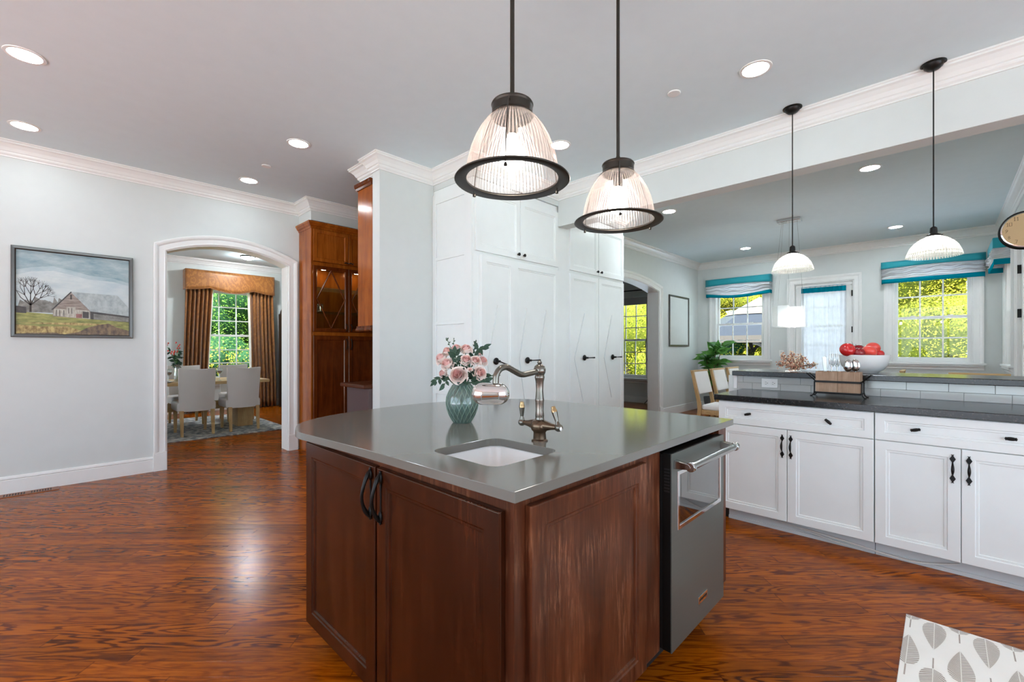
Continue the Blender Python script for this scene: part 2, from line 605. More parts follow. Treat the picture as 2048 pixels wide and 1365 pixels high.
M['shelf_glass'] = thin_glass('shelf glass', (0.75, 0.85, 0.8, 1), (0.25, 0.3, 0.22, 1), 0.15, 0.1)
M['clear'] = thin_glass('clear drinking glass', (0.95, 0.97, 0.97, 1), (0.8, 0.85, 0.85, 1), 0.08, 0.12)
M['puck'] = emit('cabinet puck light', (1.0, 0.86, 0.62, 1), 45.0)
M['bulb_big'] = emit('bright pendant bulb', (1.0, 0.93, 0.86, 1), 40.0)
M['bulb_small'] = emit('small pendant bulb', (1.0, 0.98, 0.92, 1), 70.0)


def rib_glass(name, n, tint, body, h0, h1, gloss):
    """pressed glass whose upright ribs are thicker and spread more light than the grooves"""
    m, t, out = mat_new(name)
    co = nd(t, 'ShaderNodeSeparateXYZ', {'Vector': nd(t, 'ShaderNodeTexCoord').outputs['Object']})
    an = math_n(t, 'MULTIPLY', math_n(t, 'ARCTAN2', co.outputs[1], co.outputs[0]), float(n))
    k = math_n(t, 'ADD', math_n(t, 'MULTIPLY', math_n(t, 'COSINE', an), 0.5), 0.5)
    k = math_n(t, 'POWER', k, 1.5)
    hz = math_n(t, 'ADD', h0, math_n(t, 'MULTIPLY', k, h1 - h0))
    tr = nd(t, 'ShaderNodeBsdfTransparent', {'Color': tint})
    tl = nd(t, 'ShaderNodeBsdfTranslucent', {'Color': body})
    df = nd(t, 'ShaderNodeBsdfDiffuse', {'Color': body})
    a = nd(t, 'ShaderNodeMixShader', {0: 0.25, 1: tl.outputs[0], 2: df.outputs[0]})
    b = nd(t, 'ShaderNodeMixShader', {0: hz, 1: tr.outputs[0], 2: a.outputs[0]})
    gl = nd(t, 'ShaderNodeBsdfGlossy', {'Color': (1, 1, 1, 1), 'Roughness': 0.1})
    lw = nd(t, 'ShaderNodeLayerWeight', {'Blend': 0.25})
    f = math_n(t, 'ADD', gloss, math_n(t, 'MULTIPLY', lw.outputs['Facing'], 0.3))
    c = nd(t, 'ShaderNodeMixShader', {0: f, 1: b.outputs[0], 2: gl.outputs[0]})
    t.links.new(c.outputs[0], out.inputs[0])
    return m


M['ribbed'] = rib_glass('ribbed clear glass', 72, (0.93, 0.86, 0.83, 1), (0.92, 0.78, 0.70, 1), 0.02, 0.22, 0.05)
M['ribbed_w'] = rib_glass('ribbed white glass', 60, (0.94, 0.94, 0.90, 1), (0.95, 0.94, 0.84, 1), 0.22, 0.5, 0.06)
M['frost'] = thin_glass('frosted lamp glass', (0.95, 0.96, 0.95, 1), (0.75, 0.75, 0.73, 1), 0.16, 0.06, 0.2)
M['frost_clear'] = thin_glass('etched clear glass', (0.93, 0.94, 0.93, 1), (0.6, 0.6, 0.58, 1), 0.07, 0.05, 0.2)
M['lamp_core'] = emit('chandelier lamp', (0.98, 0.98, 1.0, 1), 170.0)
M['dome'] = emit('flush light dome', (0.88, 0.95, 1.0, 1), 240.0)
M['teal_cloth'] = plain('teal cloth', (10, 140, 152), 0.7, Sheen_Weight=0.2)
M['pewter'] = plain('pewter frame', (92, 90, 88), 0.3, 0.9)
M['clock_face'] = plain('tan clock face', (226, 190, 142), 0.45)
M['numeral'] = plain('clock numeral', (92, 58, 36), 0.6)


def white_cloth(open_weave=0.0):
    m, t, out = mat_new('white sheer cloth')
    co = nd(t, 'ShaderNodeTexCoord').outputs['Object']
    n = nd(t, 'ShaderNodeTexNoise', {'Vector': co, 'Scale': 14.0, 'Detail': 3.0}).outputs['Fac']
    c = mixc(t, n, lin((226, 227, 230)), lin((245, 245, 246)))
    df = nd(t, 'ShaderNodeBsdfDiffuse', {'Color': c})
    tl = nd(t, 'ShaderNodeBsdfTranslucent', {'Color': c})
    mx = nd(t, 'ShaderNodeMixShader', {0: 0.5, 1: df.outputs[0], 2: tl.outputs[0]})
    tr = nd(t, 'ShaderNodeBsdfTransparent')
    mx = nd(t, 'ShaderNodeMixShader', {0: open_weave, 1: mx.outputs[0], 2: tr.outputs[0]})
    t.links.new(mx.outputs[0], out.inputs[0])
    return m


M['sheer_open'] = white_cloth(0.24)
M['sheer'] = white_cloth()


def teal_sheer():
    m, t, out = mat_new('teal curtain band')
    c = lin((6, 138, 158))
    df = nd(t, 'ShaderNodeBsdfDiffuse', {'Color': c})
    tl = nd(t, 'ShaderNodeBsdfTranslucent', {'Color': c})
    mx = nd(t, 'ShaderNodeMixShader', {0: 0.3, 1: df.outputs[0], 2: tl.outputs[0]})
    t.links.new(mx.outputs[0], out.inputs[0])
    return m


M['teal_sheer'] = teal_sheer()


def paint_mat(name, a, b, scale, stretch=(1, 1, 1), lo=0.35, hi=0.65, detail=5.0, mid=None):
    m, t, out = mat_new(name)
    co = nd(t, 'ShaderNodeTexCoord').outputs['Object']
    n = nd(t, 'ShaderNodeTexNoise', {'Vector': nd(t, 'ShaderNodeMapping', {'Vector': co, 'Scale': stretch}).outputs[0], 'Scale': scale, 'Detail': detail, 'Roughness': 0.65}).outputs['Fac']
    st = [(lo, lin(a)), (hi, lin(b))] if mid is None else [(lo, lin(a)), ((lo + hi) / 2, lin(mid)), (hi, lin(b))]
    pbr(t, out, ramp(t, n, st), 0.4)
    return m


M['pic_sky'] = paint_mat('picture cloud', (122, 150, 158), (176, 188, 188), 3.2, (1, 1, 2.6), 0.38, 0.66)
M['pic_sky2'] = paint_mat('picture pale cloud', (176, 190, 194), (204, 210, 206), 3.0, (1, 1, 3))
M['pic_grass'] = paint_mat('picture green grass', (104, 108, 46), (164, 160, 84), 10.0, (1.2, 1, 5), 0.35, 0.66)
M['pic_straw'] = paint_mat('picture straw', (120, 92, 40), (196, 172, 106), 12.0, (3, 1, 1.6), 0.38, 0.64)
M['pic_shrub'] = paint_mat('picture brown shrub', (74, 54, 44), (134, 108, 74), 18.0, (2, 1, 1))
M['pic_boards'] = paint_mat('picture barn boards', (116, 100, 90), (160, 146, 134), 26.0, (0.6, 1, 4))
M['pic_roof'] = paint_mat('picture barn roof', (142, 150, 150), (176, 184, 182), 9.0, (3, 1, 2), 0.3, 0.62)
M['pic_pale'] = paint_mat('picture pale boards', (150, 142, 128), (192, 186, 172), 20.0, (4, 1, 1))
M['pic_dark'] = paint_mat('picture dark gap', (42, 36, 34), (74, 64, 58), 20.0)
M['pic_red'] = paint_mat('picture red boards', (120, 72, 66), (160, 112, 104), 20.0)
M['pic_wood'] = paint_mat('picture winter wood', (98, 94, 86), (142, 140, 132), 22.0)
M['pic_twig'] = plain('picture twig', (56, 48, 44), 0.6)
M['pic_mid'] = paint_mat('picture grey cloud', (150, 172, 178), (186, 198, 198), 3.2, (1, 1, 2.6))
M['damask'] = damask()
M['lining'] = plain('curtain lining', (222, 214, 200), 0.7)
M['linen'] = plain('pale linen', (214, 208, 204), 0.85, Sheen_Weight=0.2)
M['seatcloth'] = plain('white seat cloth', (236, 234, 230), 0.8)
M['apple'] = plain('red apple', (196, 34, 36), 0.25, Coat_Weight=0.4)
M['apple2'] = plain('coral red apple', (226, 74, 62), 0.3, Coat_Weight=0.3)
M['apple3'] = plain('deep red apple', (140, 22, 34), 0.25, Coat_Weight=0.4)
M['twig'] = plain('brown twig', (92, 66, 44), 0.7)
M['leaf_fig'] = leaf('glossy fig leaf', (48, 104, 36), (104, 158, 72), 0.35, 0.2)
M['pot'] = plain('dark plant pot', (70, 72, 74), 0.6)
M['soil'] = plain('soil', (50, 38, 28), 0.9)
M['crate'] = wood('grey-brown crate wood', (132, 104, 84), (162, 134, 112), (184, 158, 136), 0.6, 'z', 2.0)
M['wine'] = plain('red wine', (70, 14, 20), 0.1)
M['armoire'] = wood('near-black furniture wood', (26, 22, 18), (44, 36, 28), (62, 52, 40), 0.3, 'z', 1.0)
M['mirror'] = plain('mirror', (225, 228, 230), 0.03, 1.0)


def berries_mat():
    m, t, out = mat_new('dried berries')
    co = nd(t, 'ShaderNodeTexCoord').outputs['Object']
    n = nd(t, 'ShaderNodeTexVoronoi', {'Vector': co, 'Scale': 70.0}).outputs['Color']
    s = nd(t, 'ShaderNodeSeparateColor', {'Color': n}).outputs[0]
    pbr(t, out, ramp(t, s, [(0.15, lin((176, 104, 80))), (0.5, lin((222, 176, 146))), (0.8, lin((244, 226, 196)))]), 0.55)
    return m


M['berry'] = berries_mat()


def rug_mat():
    m, t, out = mat_new('grey patterned wool')
    co = nd(t, 'ShaderNodeTexCoord').outputs['Object']
    a = nd(t, 'ShaderNodeTexNoise', {'Vector': co, 'Scale': 9.0, 'Detail': 5.0, 'Roughness': 0.7, 'Distortion': 1.5}).outputs['Fac']
    b = nd(t, 'ShaderNodeTexVoronoi', {'Vector': co, 'Scale': 14.0}).outputs['Distance']
    k = math_n(t, 'ADD', math_n(t, 'MULTIPLY', a, 0.7), math_n(t, 'MULTIPLY', b, 0.35))
    pbr(t, out, ramp(t, k, [(0.38, lin((86, 90, 96))), (0.5, lin((132, 134, 136))), (0.62, lin((188, 184, 178)))]), 0.95)
    return m


M['rug'] = rug_mat()
M['runner'] = plain('cream runner', (243, 240, 232), 0.85)


def runner_leaf_mat():
    m, t, out = mat_new('taupe leaf print')
    co = nd(t, 'ShaderNodeTexCoord').outputs['Object']
    n = nd(t, 'ShaderNodeTexNoise', {'Vector': co, 'Scale': 60.0, 'Detail': 3.0}).outputs['Fac']
    pbr(t, out, mixc(t, n, lin((158, 146, 134)), lin((182, 172, 162))), 0.9)
    return m


M['runner_leaf'] = runner_leaf_mat()
M['shade'] = plain('grey roller shade', (168, 168, 168), 0.8)
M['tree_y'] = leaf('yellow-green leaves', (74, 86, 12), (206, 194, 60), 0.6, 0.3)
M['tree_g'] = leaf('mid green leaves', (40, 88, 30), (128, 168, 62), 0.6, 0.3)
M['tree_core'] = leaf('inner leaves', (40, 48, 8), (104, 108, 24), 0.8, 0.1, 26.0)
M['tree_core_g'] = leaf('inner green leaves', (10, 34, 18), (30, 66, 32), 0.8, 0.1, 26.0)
M['bark'] = plain('bark', (84, 70, 56), 0.9)
M['lawn'] = paint_mat('lawn', (96, 118, 52), (146, 160, 78), 3.0)
M['bounce_terrace'] = plain('bluestone terrace', (188, 201, 218), 0.8)  # blue-tinted to cool the light it bounces indoors
M['slate'] = paint_mat('slate shingles', (6, 9, 15), (18, 23, 33), 6.0, (1, 1, 14))
M['gaz_wood'] = plain('dark gazebo wood', (58, 52, 44), 0.8)
M['floor_plate'] = wood('register wood', (92, 44, 14), (128, 66, 24), (150, 84, 34), 0.3, 'x', 1.2)
M['slate_sunlit'] = paint_mat('sunlit-painted shingles', (78, 72, 58), (112, 104, 84), 6.0, (1, 1, 14))  # paler slate colour paints sunlight on the upper roof
# ------------------------------------------------------------------ the rooms
CH = 3.03                                   # ceiling height
LW, LWB = 5.79, 5.98                        # left wall, kitchen face and dining face
CW, CWB = 3.73, 3.94                        # wall with the column and the second arch
BX = 9.48                                   # far wall of the breakfast nook
RY = -0.62                                  # right wall of the nook
DY = 10.6                                   # far wall of the dining room


def grid_wall(mb, ax, p0, p1, a0, a1, z0, z1, holes=()):
    """wall slab with rectangular holes (b0, b1, c0, c1)"""
    us = sorted({a0, a1} | {h[0] for h in holes} | {h[1] for h in holes})
    for u0, u1 in zip(us[:-1], us[1:]):
        zs = [(z0, z1)]
        for h in holes:
            if h[0] <= u0 + 1e-6 and h[1] >= u1 - 1e-6:
                nz = []
                for (q0, q1) in zs:
                    if h[2] > q0:
                        nz.append((q0, min(q1, h[2])))
                    if h[3] < q1:
                        nz.append((max(q0, h[3]), q1))
                zs = nz
        for q0, q1 in zs:
            if q1 - q0 > 1e-4:
                if ax == 'y':
                    mb.box(u0, u1, p0, p1, q0, q1)
                else:
                    mb.box(p0, p1, u0, u1, q0, q1)


def arc(x0, x1, zs, rise, n=28):
    h = (x1 - x0) / 2
    r = (h * h + rise * rise) / (2 * rise)
    cx, cz = (x0 + x1) / 2, zs + rise - r
    a = math.asin(h / r)
    return [(cx + r * math.sin(-a + 2 * a * i / n), cz + r * math.cos(-a + 2 * a * i / n)) for i in range(n + 1)]


def arch_fill(mb, y0, y1, x0, x1, zs, rise, ztop):
    p = arc(x0, x1, zs, rise)
    for q0, q1 in zip(p[:-1], p[1:]):
        mb.prism([q0, q1, (q1[0], ztop), (q0[0], ztop)], 'y', y0, y1)


mb = MB(); mb.box(-6, 10.0, -6, 11.0, -0.12, 0)
struct(mb.build('floor', M['floor']))
mb = MB(); mb.box(-4.6, 9.9, -5.2, 11.0, CH, CH + 0.2)  # slab runs past the rear walls as an added eave against the sun
struct(mb.build('ceiling', M['ceil']))

# left wall with the dining room arch
AX0, AX1, AZ, AR = 0.825, 2.02, 2.262, 0.135
mb = MB()
grid_wall(mb, 'y', LW, LWB, -2.75, 4.75, 0, CH, [(AX0, AX1, 0, 2.62)])
arch_fill(mb, LW, LWB, AX0, AX1, AZ, AR, 2.62)
struct(mb.build('wall_left', M['wall']))

# wall behind the tall cabinets, with the second arch
BX0, BX1, BZ, BR = 5.42, 7.68, 2.29, 0.125
mb = MB()
mb.box(2.10, 2.72, CW, CW + 0.13, 0, CH)
mb.box(2.72, 5.42, CW, CW + 0.13, 0, CH)
grid_wall(mb, 'y', CW, CWB, 5.42, BX + 0.16, 0, CH, [(BX0, BX1, 0, 2.62)])
arch_fill(mb, CW, CWB, BX0, BX1, BZ, BR, 2.62)
struct(mb.build('wall_column', M['wall']))

# far wall of the nook: two windows, the garden door, and a window in the room behind the arch
WIN = {1: (2.48, 3.37, 1.035, 2.44), 2: (-0.30, 0.59, 1.035, 2.44), 4: (4.89, 5.80, 0.56, 2.34)}
DOOR = (1.11, 1.97, 0.0, 2.42)
mb = MB()
grid_wall(mb, 'x', BX, BX + 0.16, -0.78, 7.3, 0, CH, [WIN[1], WIN[2], WIN[4], DOOR])
struct(mb.build('wall_back', M['wall']))

# right wall of the nook with a window and a door
W3 = (8.38, 9.22, 1.035, 2.44)
D2 = (6.95, 7.80, 0.0, 2.42)
mb = MB()
grid_wall(mb, 'y', RY - 0.16, RY, 4.02, BX + 0.16, 0, CH, [W3, D2])
mb.box(4.02, 4.18, -3.36, RY - 0.16, 0, CH)
struct(mb.build('wall_right', M['wall']))

# behind the camera: two walls with unseen wide openings added for fill daylight
WR = (-1.4, 5.0, 0.12, 2.8)
WS = (-2.2, 3.7, 0.12, 2.86)
mb = MB()
grid_wall(mb, 'x', -2.76, -2.6, -3.36, LW, 0, CH, [WR])
struct(mb.build('wall_rear', M['wall']))
mb = MB()
grid_wall(mb, 'y', -3.36, -3.2, -2.6, 4.02, 0, CH, [WS])
struct(mb.build('wall_side', M['wall']))

# dining room and the spaces behind the cabinets
DWIN = (2.03, 3.06, 0.60, 2.44)
mb = MB()
grid_wall(mb, 'y', DY, DY + 0.18, -1.8, 4.2, 0, CH, [DWIN])
struct(mb.build('wall_dining', M['wall']))
mb = MB()
mb.box(4.05, 4.2, LWB, DY, 0, CH)
struct(mb.build('wall_dining_right', M['wall']))
mb = MB()
grid_wall(mb, 'x', -1.8, -1.65, LWB, DY, 0, CH, [(6.6, 10.0, 0.4, 2.7)])  # opening out of view, added to brighten the dining room
struct(mb.build('wall_dining_left', M['wall']))
mb = MB()
mb.box(4.6, 4.75, CW + 0.131, LW, 0, CH)
mb.box(4.75, BX, 7.15, 7.3, 0, CH)
mb.box(4.6, 4.75, LWB, 7.3, 0, CH)
struct(mb.build('wall_mudroom', M['wall']))

# beam between kitchen and nook
mb = MB(); mb.box(3.94, 4.10, RY, 3.10, 2.615, CH)
struct(mb.build('trim_1', M['wall'], bevel=0.003))
# soffits: over the tall cabinets, over the pantry wall cabinet, over the hutch
mb = MB()
mb.box(2.70, 5.38, 3.10, CW, 2.845, CH)
mb.box(2.14, 4.0, CW + 0.13, 4.16, 2.86, CH)
mb.box(2.15, 4.6, 5.42, LW, 2.79, CH)
struct(mb.build('trim_2', M['wall']))

CROWN = [(0, -0.128), (0.010, -0.128), (0.010, -0.117), (0.024, -0.106), (0.028, -0.098), (0.028, -0.088), (0.036, -0.083),
         (0.050, -0.058), (0.072, -0.034), (0.088, -0.026), (0.088, -0.014), (0.096, -0.010), (0.096, 0.0), (0, 0)]


def crown(name, path):
    mb = MB()
    mb.sweep(CROWN, [(x, y, CH) for x, y in path], (0, 0, 1))
    return struct(mb.build(name, M['trim']))


crown('trim_3', [(4.6, 5.42), (2.15, 5.42), (2.15, LW), (-2.6, LW)])
crown('trim_4', [(3.94, RY - 1.5), (3.94, 3.10), (2.70, 3.10), (2.70, CW), (2.10, CW), (2.10, 3.87), (2.14, 3.87), (2.14, 4.16), (4.5, 4.16)])
crown('trim_5', [(4.10, RY), (BX, RY), (BX, CW), (5.38, CW), (5.38, 3.10), (4.10, 3.10), (4.10, RY + 0.1)])
crown('trim_6', [(4.05, LWB), (4.05, DY), (-1.65, DY), (-1.65, LWB)])

# casings of the two arches
CAS = [(0, 0), (0, 0.016), (0.012, 0.022), (0.02, 0.018), (0.062, 0.018), (0.068, 0.026), (0.082, 0.032), (0.098, 0.034), (0.105, 0.030), (0.105, 0)]


def arch_casing(name, y, x0, x1, zs, rise, w=1.0, base=0.19):
    p = [(x0, y, base), (x0, y, zs)] + [(a, y, b) for a, b in arc(x0, x1, zs, rise)[1:-1]] + [(x1, y, zs), (x1, y, base)]
    mb = MB()
    mb.sweep([(o * w, h) for o, h in CAS], p, (0, -1, 0))
    for xa, xb in ((x0 - 0.108 * w, x0 + 0.002), (x1 - 0.002, x1 + 0.108 * w)):    # plinth blocks
        mb.box(xa, xb, y - 0.036, y, 0, base - 0.012)
        mb.box(xa + 0.002, xb - 0.002, y - 0.03, y, base - 0.012, base + 0.002)
    return struct(mb.build(name, M['trim'], bevel=0.002))


arch_casing('trim_7', LW, AX0, AX1, AZ, AR)
arch_casing('trim_8', CW, BX0, BX1, BZ, BR, 1.12)
# linings inside the arches
for nm, x0, x1, y0, y1, zs, rise in (('trim_9', AX0, AX1, LW, LWB, AZ, AR), ('trim_10', BX0, BX1, CW, CWB, BZ, BR)):
    mb = MB()
    a = arc(x0, x1, zs, rise)
    t = 0.008
    mb.box(x0, x0 + t, y0 - 0.004, y1 + 0.004, 0, zs)
    mb.box(x1 - t, x1, y0 - 0.004, y1 + 0.004, 0, zs)
    for q0, q1 in zip(a[:-1], a[1:]):
        mb.prism([q0, q1, (q1[0], q1[1] - t), (q0[0], q0[1] - t)], 'y', y0 - 0.004, y1 + 0.004)
    struct(mb.build(nm, M['trim']))

# baseboards
BB = [(0, 0), (0.018, 0), (0.018, 0.118), (0.014, 0.122), (0.020, 0.130), (0.016, 0.146), (0.006, 0.152), (0, 0.152)]


def baseboard(name, path):
    mb = MB()
    mb.sweep(BB, [(x, y, 0) for x, y in path], (0, 0, 1))
    return struct(mb.build(name, M['trim']))


baseboard('baseboard_left', [(AX0 - 0.108, LW), (-2.6, LW)])
baseboard('baseboard_nook', [(BX, CW), (BX1 + 0.121, CW)])
baseboard('baseboard_back', [(BX, 2.12), (BX, CW)])
baseboard('baseboard_back_right', [(BX, RY), (BX, 0.97)])
baseboard('baseboard_dining', [(4.05, DY), (-1.65, DY)])
baseboard('baseboard_mudroom', [(BX, CWB), (BX, 7.15)])

WCAS = [(0, 0), (0, 0.014), (0.010, 0.018), (0.018, 0.014), (0.070, 0.016), (0.078, 0.024), (0.100, 0.030), (0.118, 0.028), (0.118, 0)]


def window(n, mtx, w, z0, z1, rows, cols, sill=True, light=1.0):
    """double hung window in a hole 0..w, z0..z1; local -y faces the room"""
    base = mtx @ Vector((w / 2, 0, z0))
    root = srt('window_%d' % n, base)
    mb = MB(mtx)
    mb.sweep(WCAS, [(0, 0, z0), (0, 0, z1), (w, 0, z1), (w, 0, z0)], (0, -1, 0))
    for a in ((0, 0.012), (w - 0.012, w)):
        mb.box(a[0], a[1], 0, 0.14, z0, z1)
    mb.box(0, w, 0, 0.14, z1 - 0.012, z1)
    mb.build('window_casing', M['trim'], root)
    zm = (z0 + z1) / 2
    st, rl = 0.040, 0.040
    for nm, za, zb, y in (('window_sash', zm - 0.018, z1 - 0.012, 0.085), ('window_sash', z0 + 0.02, zm + 0.022, 0.048)):
        mb = MB(mtx)
        x0, x1 = 0.012, w - 0.012
        bot = 0.042 if y > 0.06 else 0.062
        mb.box(x0, x0 + st, y, y + 0.034, za, zb)
        mb.box(x1 - st, x1, y, y + 0.034, za, zb)
        mb.box(x0 + st, x1 - st, y, y + 0.034, zb - rl, zb)
        mb.box(x0 + st, x1 - st, y, y + 0.034, za, za + bot)
        for c in range(1, cols):
            x = x0 + st + (x1 - x0 - 2 * st) * c / cols
            mb.box(x - 0.010, x + 0.010, y + 0.006, y + 0.028, za + bot, zb - rl)
        for r in range(1, rows):
            z = za + bot + (zb - rl - za - bot) * r / rows
            mb.box(x0 + st, x1 - st, y + 0.007, y + 0.027, z - 0.010, z + 0.010)
        sash = mb.build(nm, M['trim'], root, bevel=0.002)
        mb = MB(mtx)
        mb.face([(x0 + st, y + 0.017, za + bot), (x1 - st, y + 0.017, za + bot), (x1 - st, y + 0.017, zb - rl), (x0 + st, y + 0.017, zb - rl)])
        mb.build('window_pane', M['glass'], sash, fix=False)
    mb = MB(mtx)
    mb.box(w * 0.26 - 0.03, w * 0.26 + 0.03, 0.04, 0.06, zm + 0.022, zm + 0.036)
    mb.box(w * 0.74 - 0.03, w * 0.74 + 0.03, 0.04, 0.06, zm + 0.022, zm + 0.036)
    mb.build('sash_lock', M['trim'], root, bevel=0.003)
    mb = MB(mtx)
    mb.box(-0.145, w + 0.145, -0.055, 0.05, z0 - 0.028, z0 + 0.002)
    mb.box(0, w, 0.05, 0.14, z0 - 0.005, z0 + 0.02)
    mb.sweep([(0, 0), (0.03, 0), (0.05, -0.02), (0.02, -0.045), (0.018, -0.075), (0, -0.075)], [(w + 0.12, 0, z0 - 0.028), (-0.12, 0, z0 - 0.028)], (0, 0, 1))
    mb.build('window_sill', M['trim'], root, bevel=0.004)
    return root


window(1, at(BX, WIN[1][1], 0, '-x'), WIN[1][1] - WIN[1][0], WIN[1][2], WIN[1][3], 2, 3)
window(2, at(BX, WIN[2][1], 0, '-x'), WIN[2][1] - WIN[2][0], WIN[2][2], WIN[2][3], 2, 3)
window(3, at(W3[1], RY, 0, '+y'), W3[1] - W3[0], W3[2], W3[3], 2, 3)
window(4, at(BX, WIN[4][1], 0, '-x'), WIN[4][1] - WIN[4][0], WIN[4][2], WIN[4][3], 3, 3)
window(5, at(DWIN[0], DY, 0, '-y'), DWIN[1] - DWIN[0], DWIN[2], DWIN[3], 3, 3)


def fill_window(n, mtx, w, z0, z1, cols):  # frames the out-of-view openings added to bring in daylight
    root = srt('window_%d' % n, mtx @ Vector((w / 2, 0, z0)))
    mb = MB(mtx)
    mb.sweep(WCAS, [(0, 0, z0), (0, 0, z1), (w, 0, z1), (w, 0, z0)], (0, -1, 0), closed=True)
    for c in range(cols + 1):
        x = 0.03 + (w - 0.06) * c / cols
        mb.box(x - 0.03, x + 0.03, 0.05, 0.09, z0, z1)
    mb.box(0, w, 0.05, 0.09, z0, z0 + 0.06)
    mb.box(0, w, 0.05, 0.09, z1 - 0.06, z1)
    mb.build('window_frame', M['trim'], root)
    return root


fill_window(6, at(-2.6, WR[0], 0, '+x'), WR[1] - WR[0], WR[2], WR[3], 5)
fill_window(8, at(-1.65, 6.6, 0, '+x'), 3.4, 0.4, 2.7, 3)
fill_window(7, at(WS[1], -3.2, 0, '+y'), WS[1] - WS[0], WS[2], WS[3], 4)

# garden door with a half curtain behind panes
root = srt('door_1', (BX, (DOOR[0] + DOOR[1]) / 2, 0))
mx = at(BX, DOOR[1], 0, '-x')
w = DOOR[1] - DOOR[0]
mb = MB(mx)
mb.sweep(WCAS, [(0, 0, 0), (0, 0, DOOR[3]), (w, 0, DOOR[3]), (w, 0, 0)], (0, -1, 0))
mb.box(0, 0.012, 0, 0.14, 0, DOOR[3]); mb.box(w - 0.012, w, 0, 0.14, 0, DOOR[3]); mb.box(0, w, 0, 0.14, DOOR[3] - 0.012, DOOR[3])
mb.build('door_casing', M['trim'], root)
mb = MB(mx)
x0, x1, za, zb = 0.015, w - 0.015, 0.01, DOOR[3] - 0.015
gx0, gx1, gz0, gz1 = x0 + 0.125, x1 - 0.115, 0.62, zb - 0.13
mb.box(x0, gx0, 0.02, 0.065, za, zb); mb.box(gx1, x1, 0.02, 0.065, za, zb)
mb.box(gx0, gx1, 0.02, 0.065, gz1, zb); mb.box(gx0, gx1, 0.02, 0.065, za, gz0)
for c in (1, 2):
    x = gx0 + (gx1 - gx0) * c / 3
    mb.box(x - 0.011, x + 0.011, 0.03, 0.055, gz0, gz1)
for r in range(1, 5):
    z = gz0 + (gz1 - gz0) * r / 5
    mb.box(gx0, gx1, 0.031, 0.054, z - 0.011, z + 0.011)
leafo = mb.build('door_leaf', M['trim'], root, bevel=0.002)
mb = MB(mx)
mb.face([(gx0, 0.045, gz0), (gx1, 0.045, gz0), (gx1, 0.045, gz1), (gx0, 0.045, gz1)])
mb.build('door_pane', M['glass'], leafo, fix=False)
for z in (0.28, 1.58, 2.2):
    mb = MB(mx); mb.box(w - 0.026, w - 0.006, -0.006, 0.02, z - 0.05, z + 0.05)
    mb.build('hinge', M['black'], root)

# second door, on the right wall of the nook
root = srt('door_2', ((D2[0] + D2[1]) / 2, RY, 0))
mx = at(D2[1], RY, 0, '+y')
w = D2[1] - D2[0]
mb = MB(mx)
mb.sweep(WCAS, [(0, 0, 0), (0, 0, D2[3]), (w, 0, D2[3]), (w, 0, 0)], (0, -1, 0))
mb.box(0, 0.012, 0, 0.14, 0, D2[3]); mb.box(w - 0.012, w, 0, 0.14, 0, D2[3]); mb.box(0, w, 0, 0.14, D2[3] - 0.012, D2[3])
mb.build('door_casing', M['trim'], root)
mb = MB(mx)
mb.box(0.015, 0.14, 0.02, 0.065, 0.01, D2[3] - 0.015); mb.box(w - 0.14, w - 0.015, 0.02, 0.065, 0.01, D2[3] - 0.015)
mb.box(0.14, w - 0.14, 0.02, 0.065, D2[3] - 0.14, D2[3] - 0.015); mb.box(0.14, w - 0.14, 0.02, 0.065, 0.01, 0.6)
for r in range(1, 5):
    z = 0.6 + (D2[3] - 0.74) * r / 5
    mb.box(0.14, w - 0.14, 0.03, 0.055, z - 0.011, z + 0.011)
leafo = mb.build('door_leaf', M['trim'], root, bevel=0.002)
mb = MB(mx)
mb.face([(0.14, 0.045, 0.6), (w - 0.14, 0.045, 0.6), (w - 0.14, 0.045, D2[3] - 0.14), (0.14, 0.045, D2[3] - 0.14)])
mb.build('door_pane', M['glass'], leafo, fix=False)
for z in (0.3, 1.66, 2.17):
    mb = MB(mx); mb.box(0.006, 0.026, -0.012, 0.02, z - 0.05, z + 0.05)
    mb.build('hinge', M['black'], root)
# ------------------------------------------------------------------ kitchen island
from mathutils.geometry import tessellate_polygon

CTZ = 0.914
T_ = 0.020
DOORP = [(0, 0), (0, T_ - 0.003), (0.003, T_), (0.058, T_), (0.061, T_ - 0.004), (0.070, T_ - 0.004), (0.074, T_ - 0.010), (0.074, T_ - 0.010)]


def catmull(pts, n=6):
    out = []
    for i in range(1, len(pts) - 2):
        p0, p1, p2, p3 = [Vector(p) for p in pts[i - 1:i + 3]]
        for k in range(n):
            t = k / n
            out.append(tuple(0.5 * ((2 * p1) + (p2 - p0) * t + (2 * p0 - 5 * p1 + 4 * p2 - p3) * t * t + (3 * p1 - p0 - 3 * p2 + p3) * t ** 3)))
    out.append(tuple(pts[-2]))
    return out


def rrect(x0, x1, y0, y1, r, n=6):
    o = []
    for cx, cy, a in ((x1 - r, y0 + r, -90), (x1 - r, y1 - r, 0), (x0 + r, y1 - r, 90), (x0 + r, y0 + r, 180)):
        for k in range(n + 1):
            b = R(a + 90 * k / n)
            o.append((cx + r * math.cos(b), cy + r * math.sin(b)))
    return o


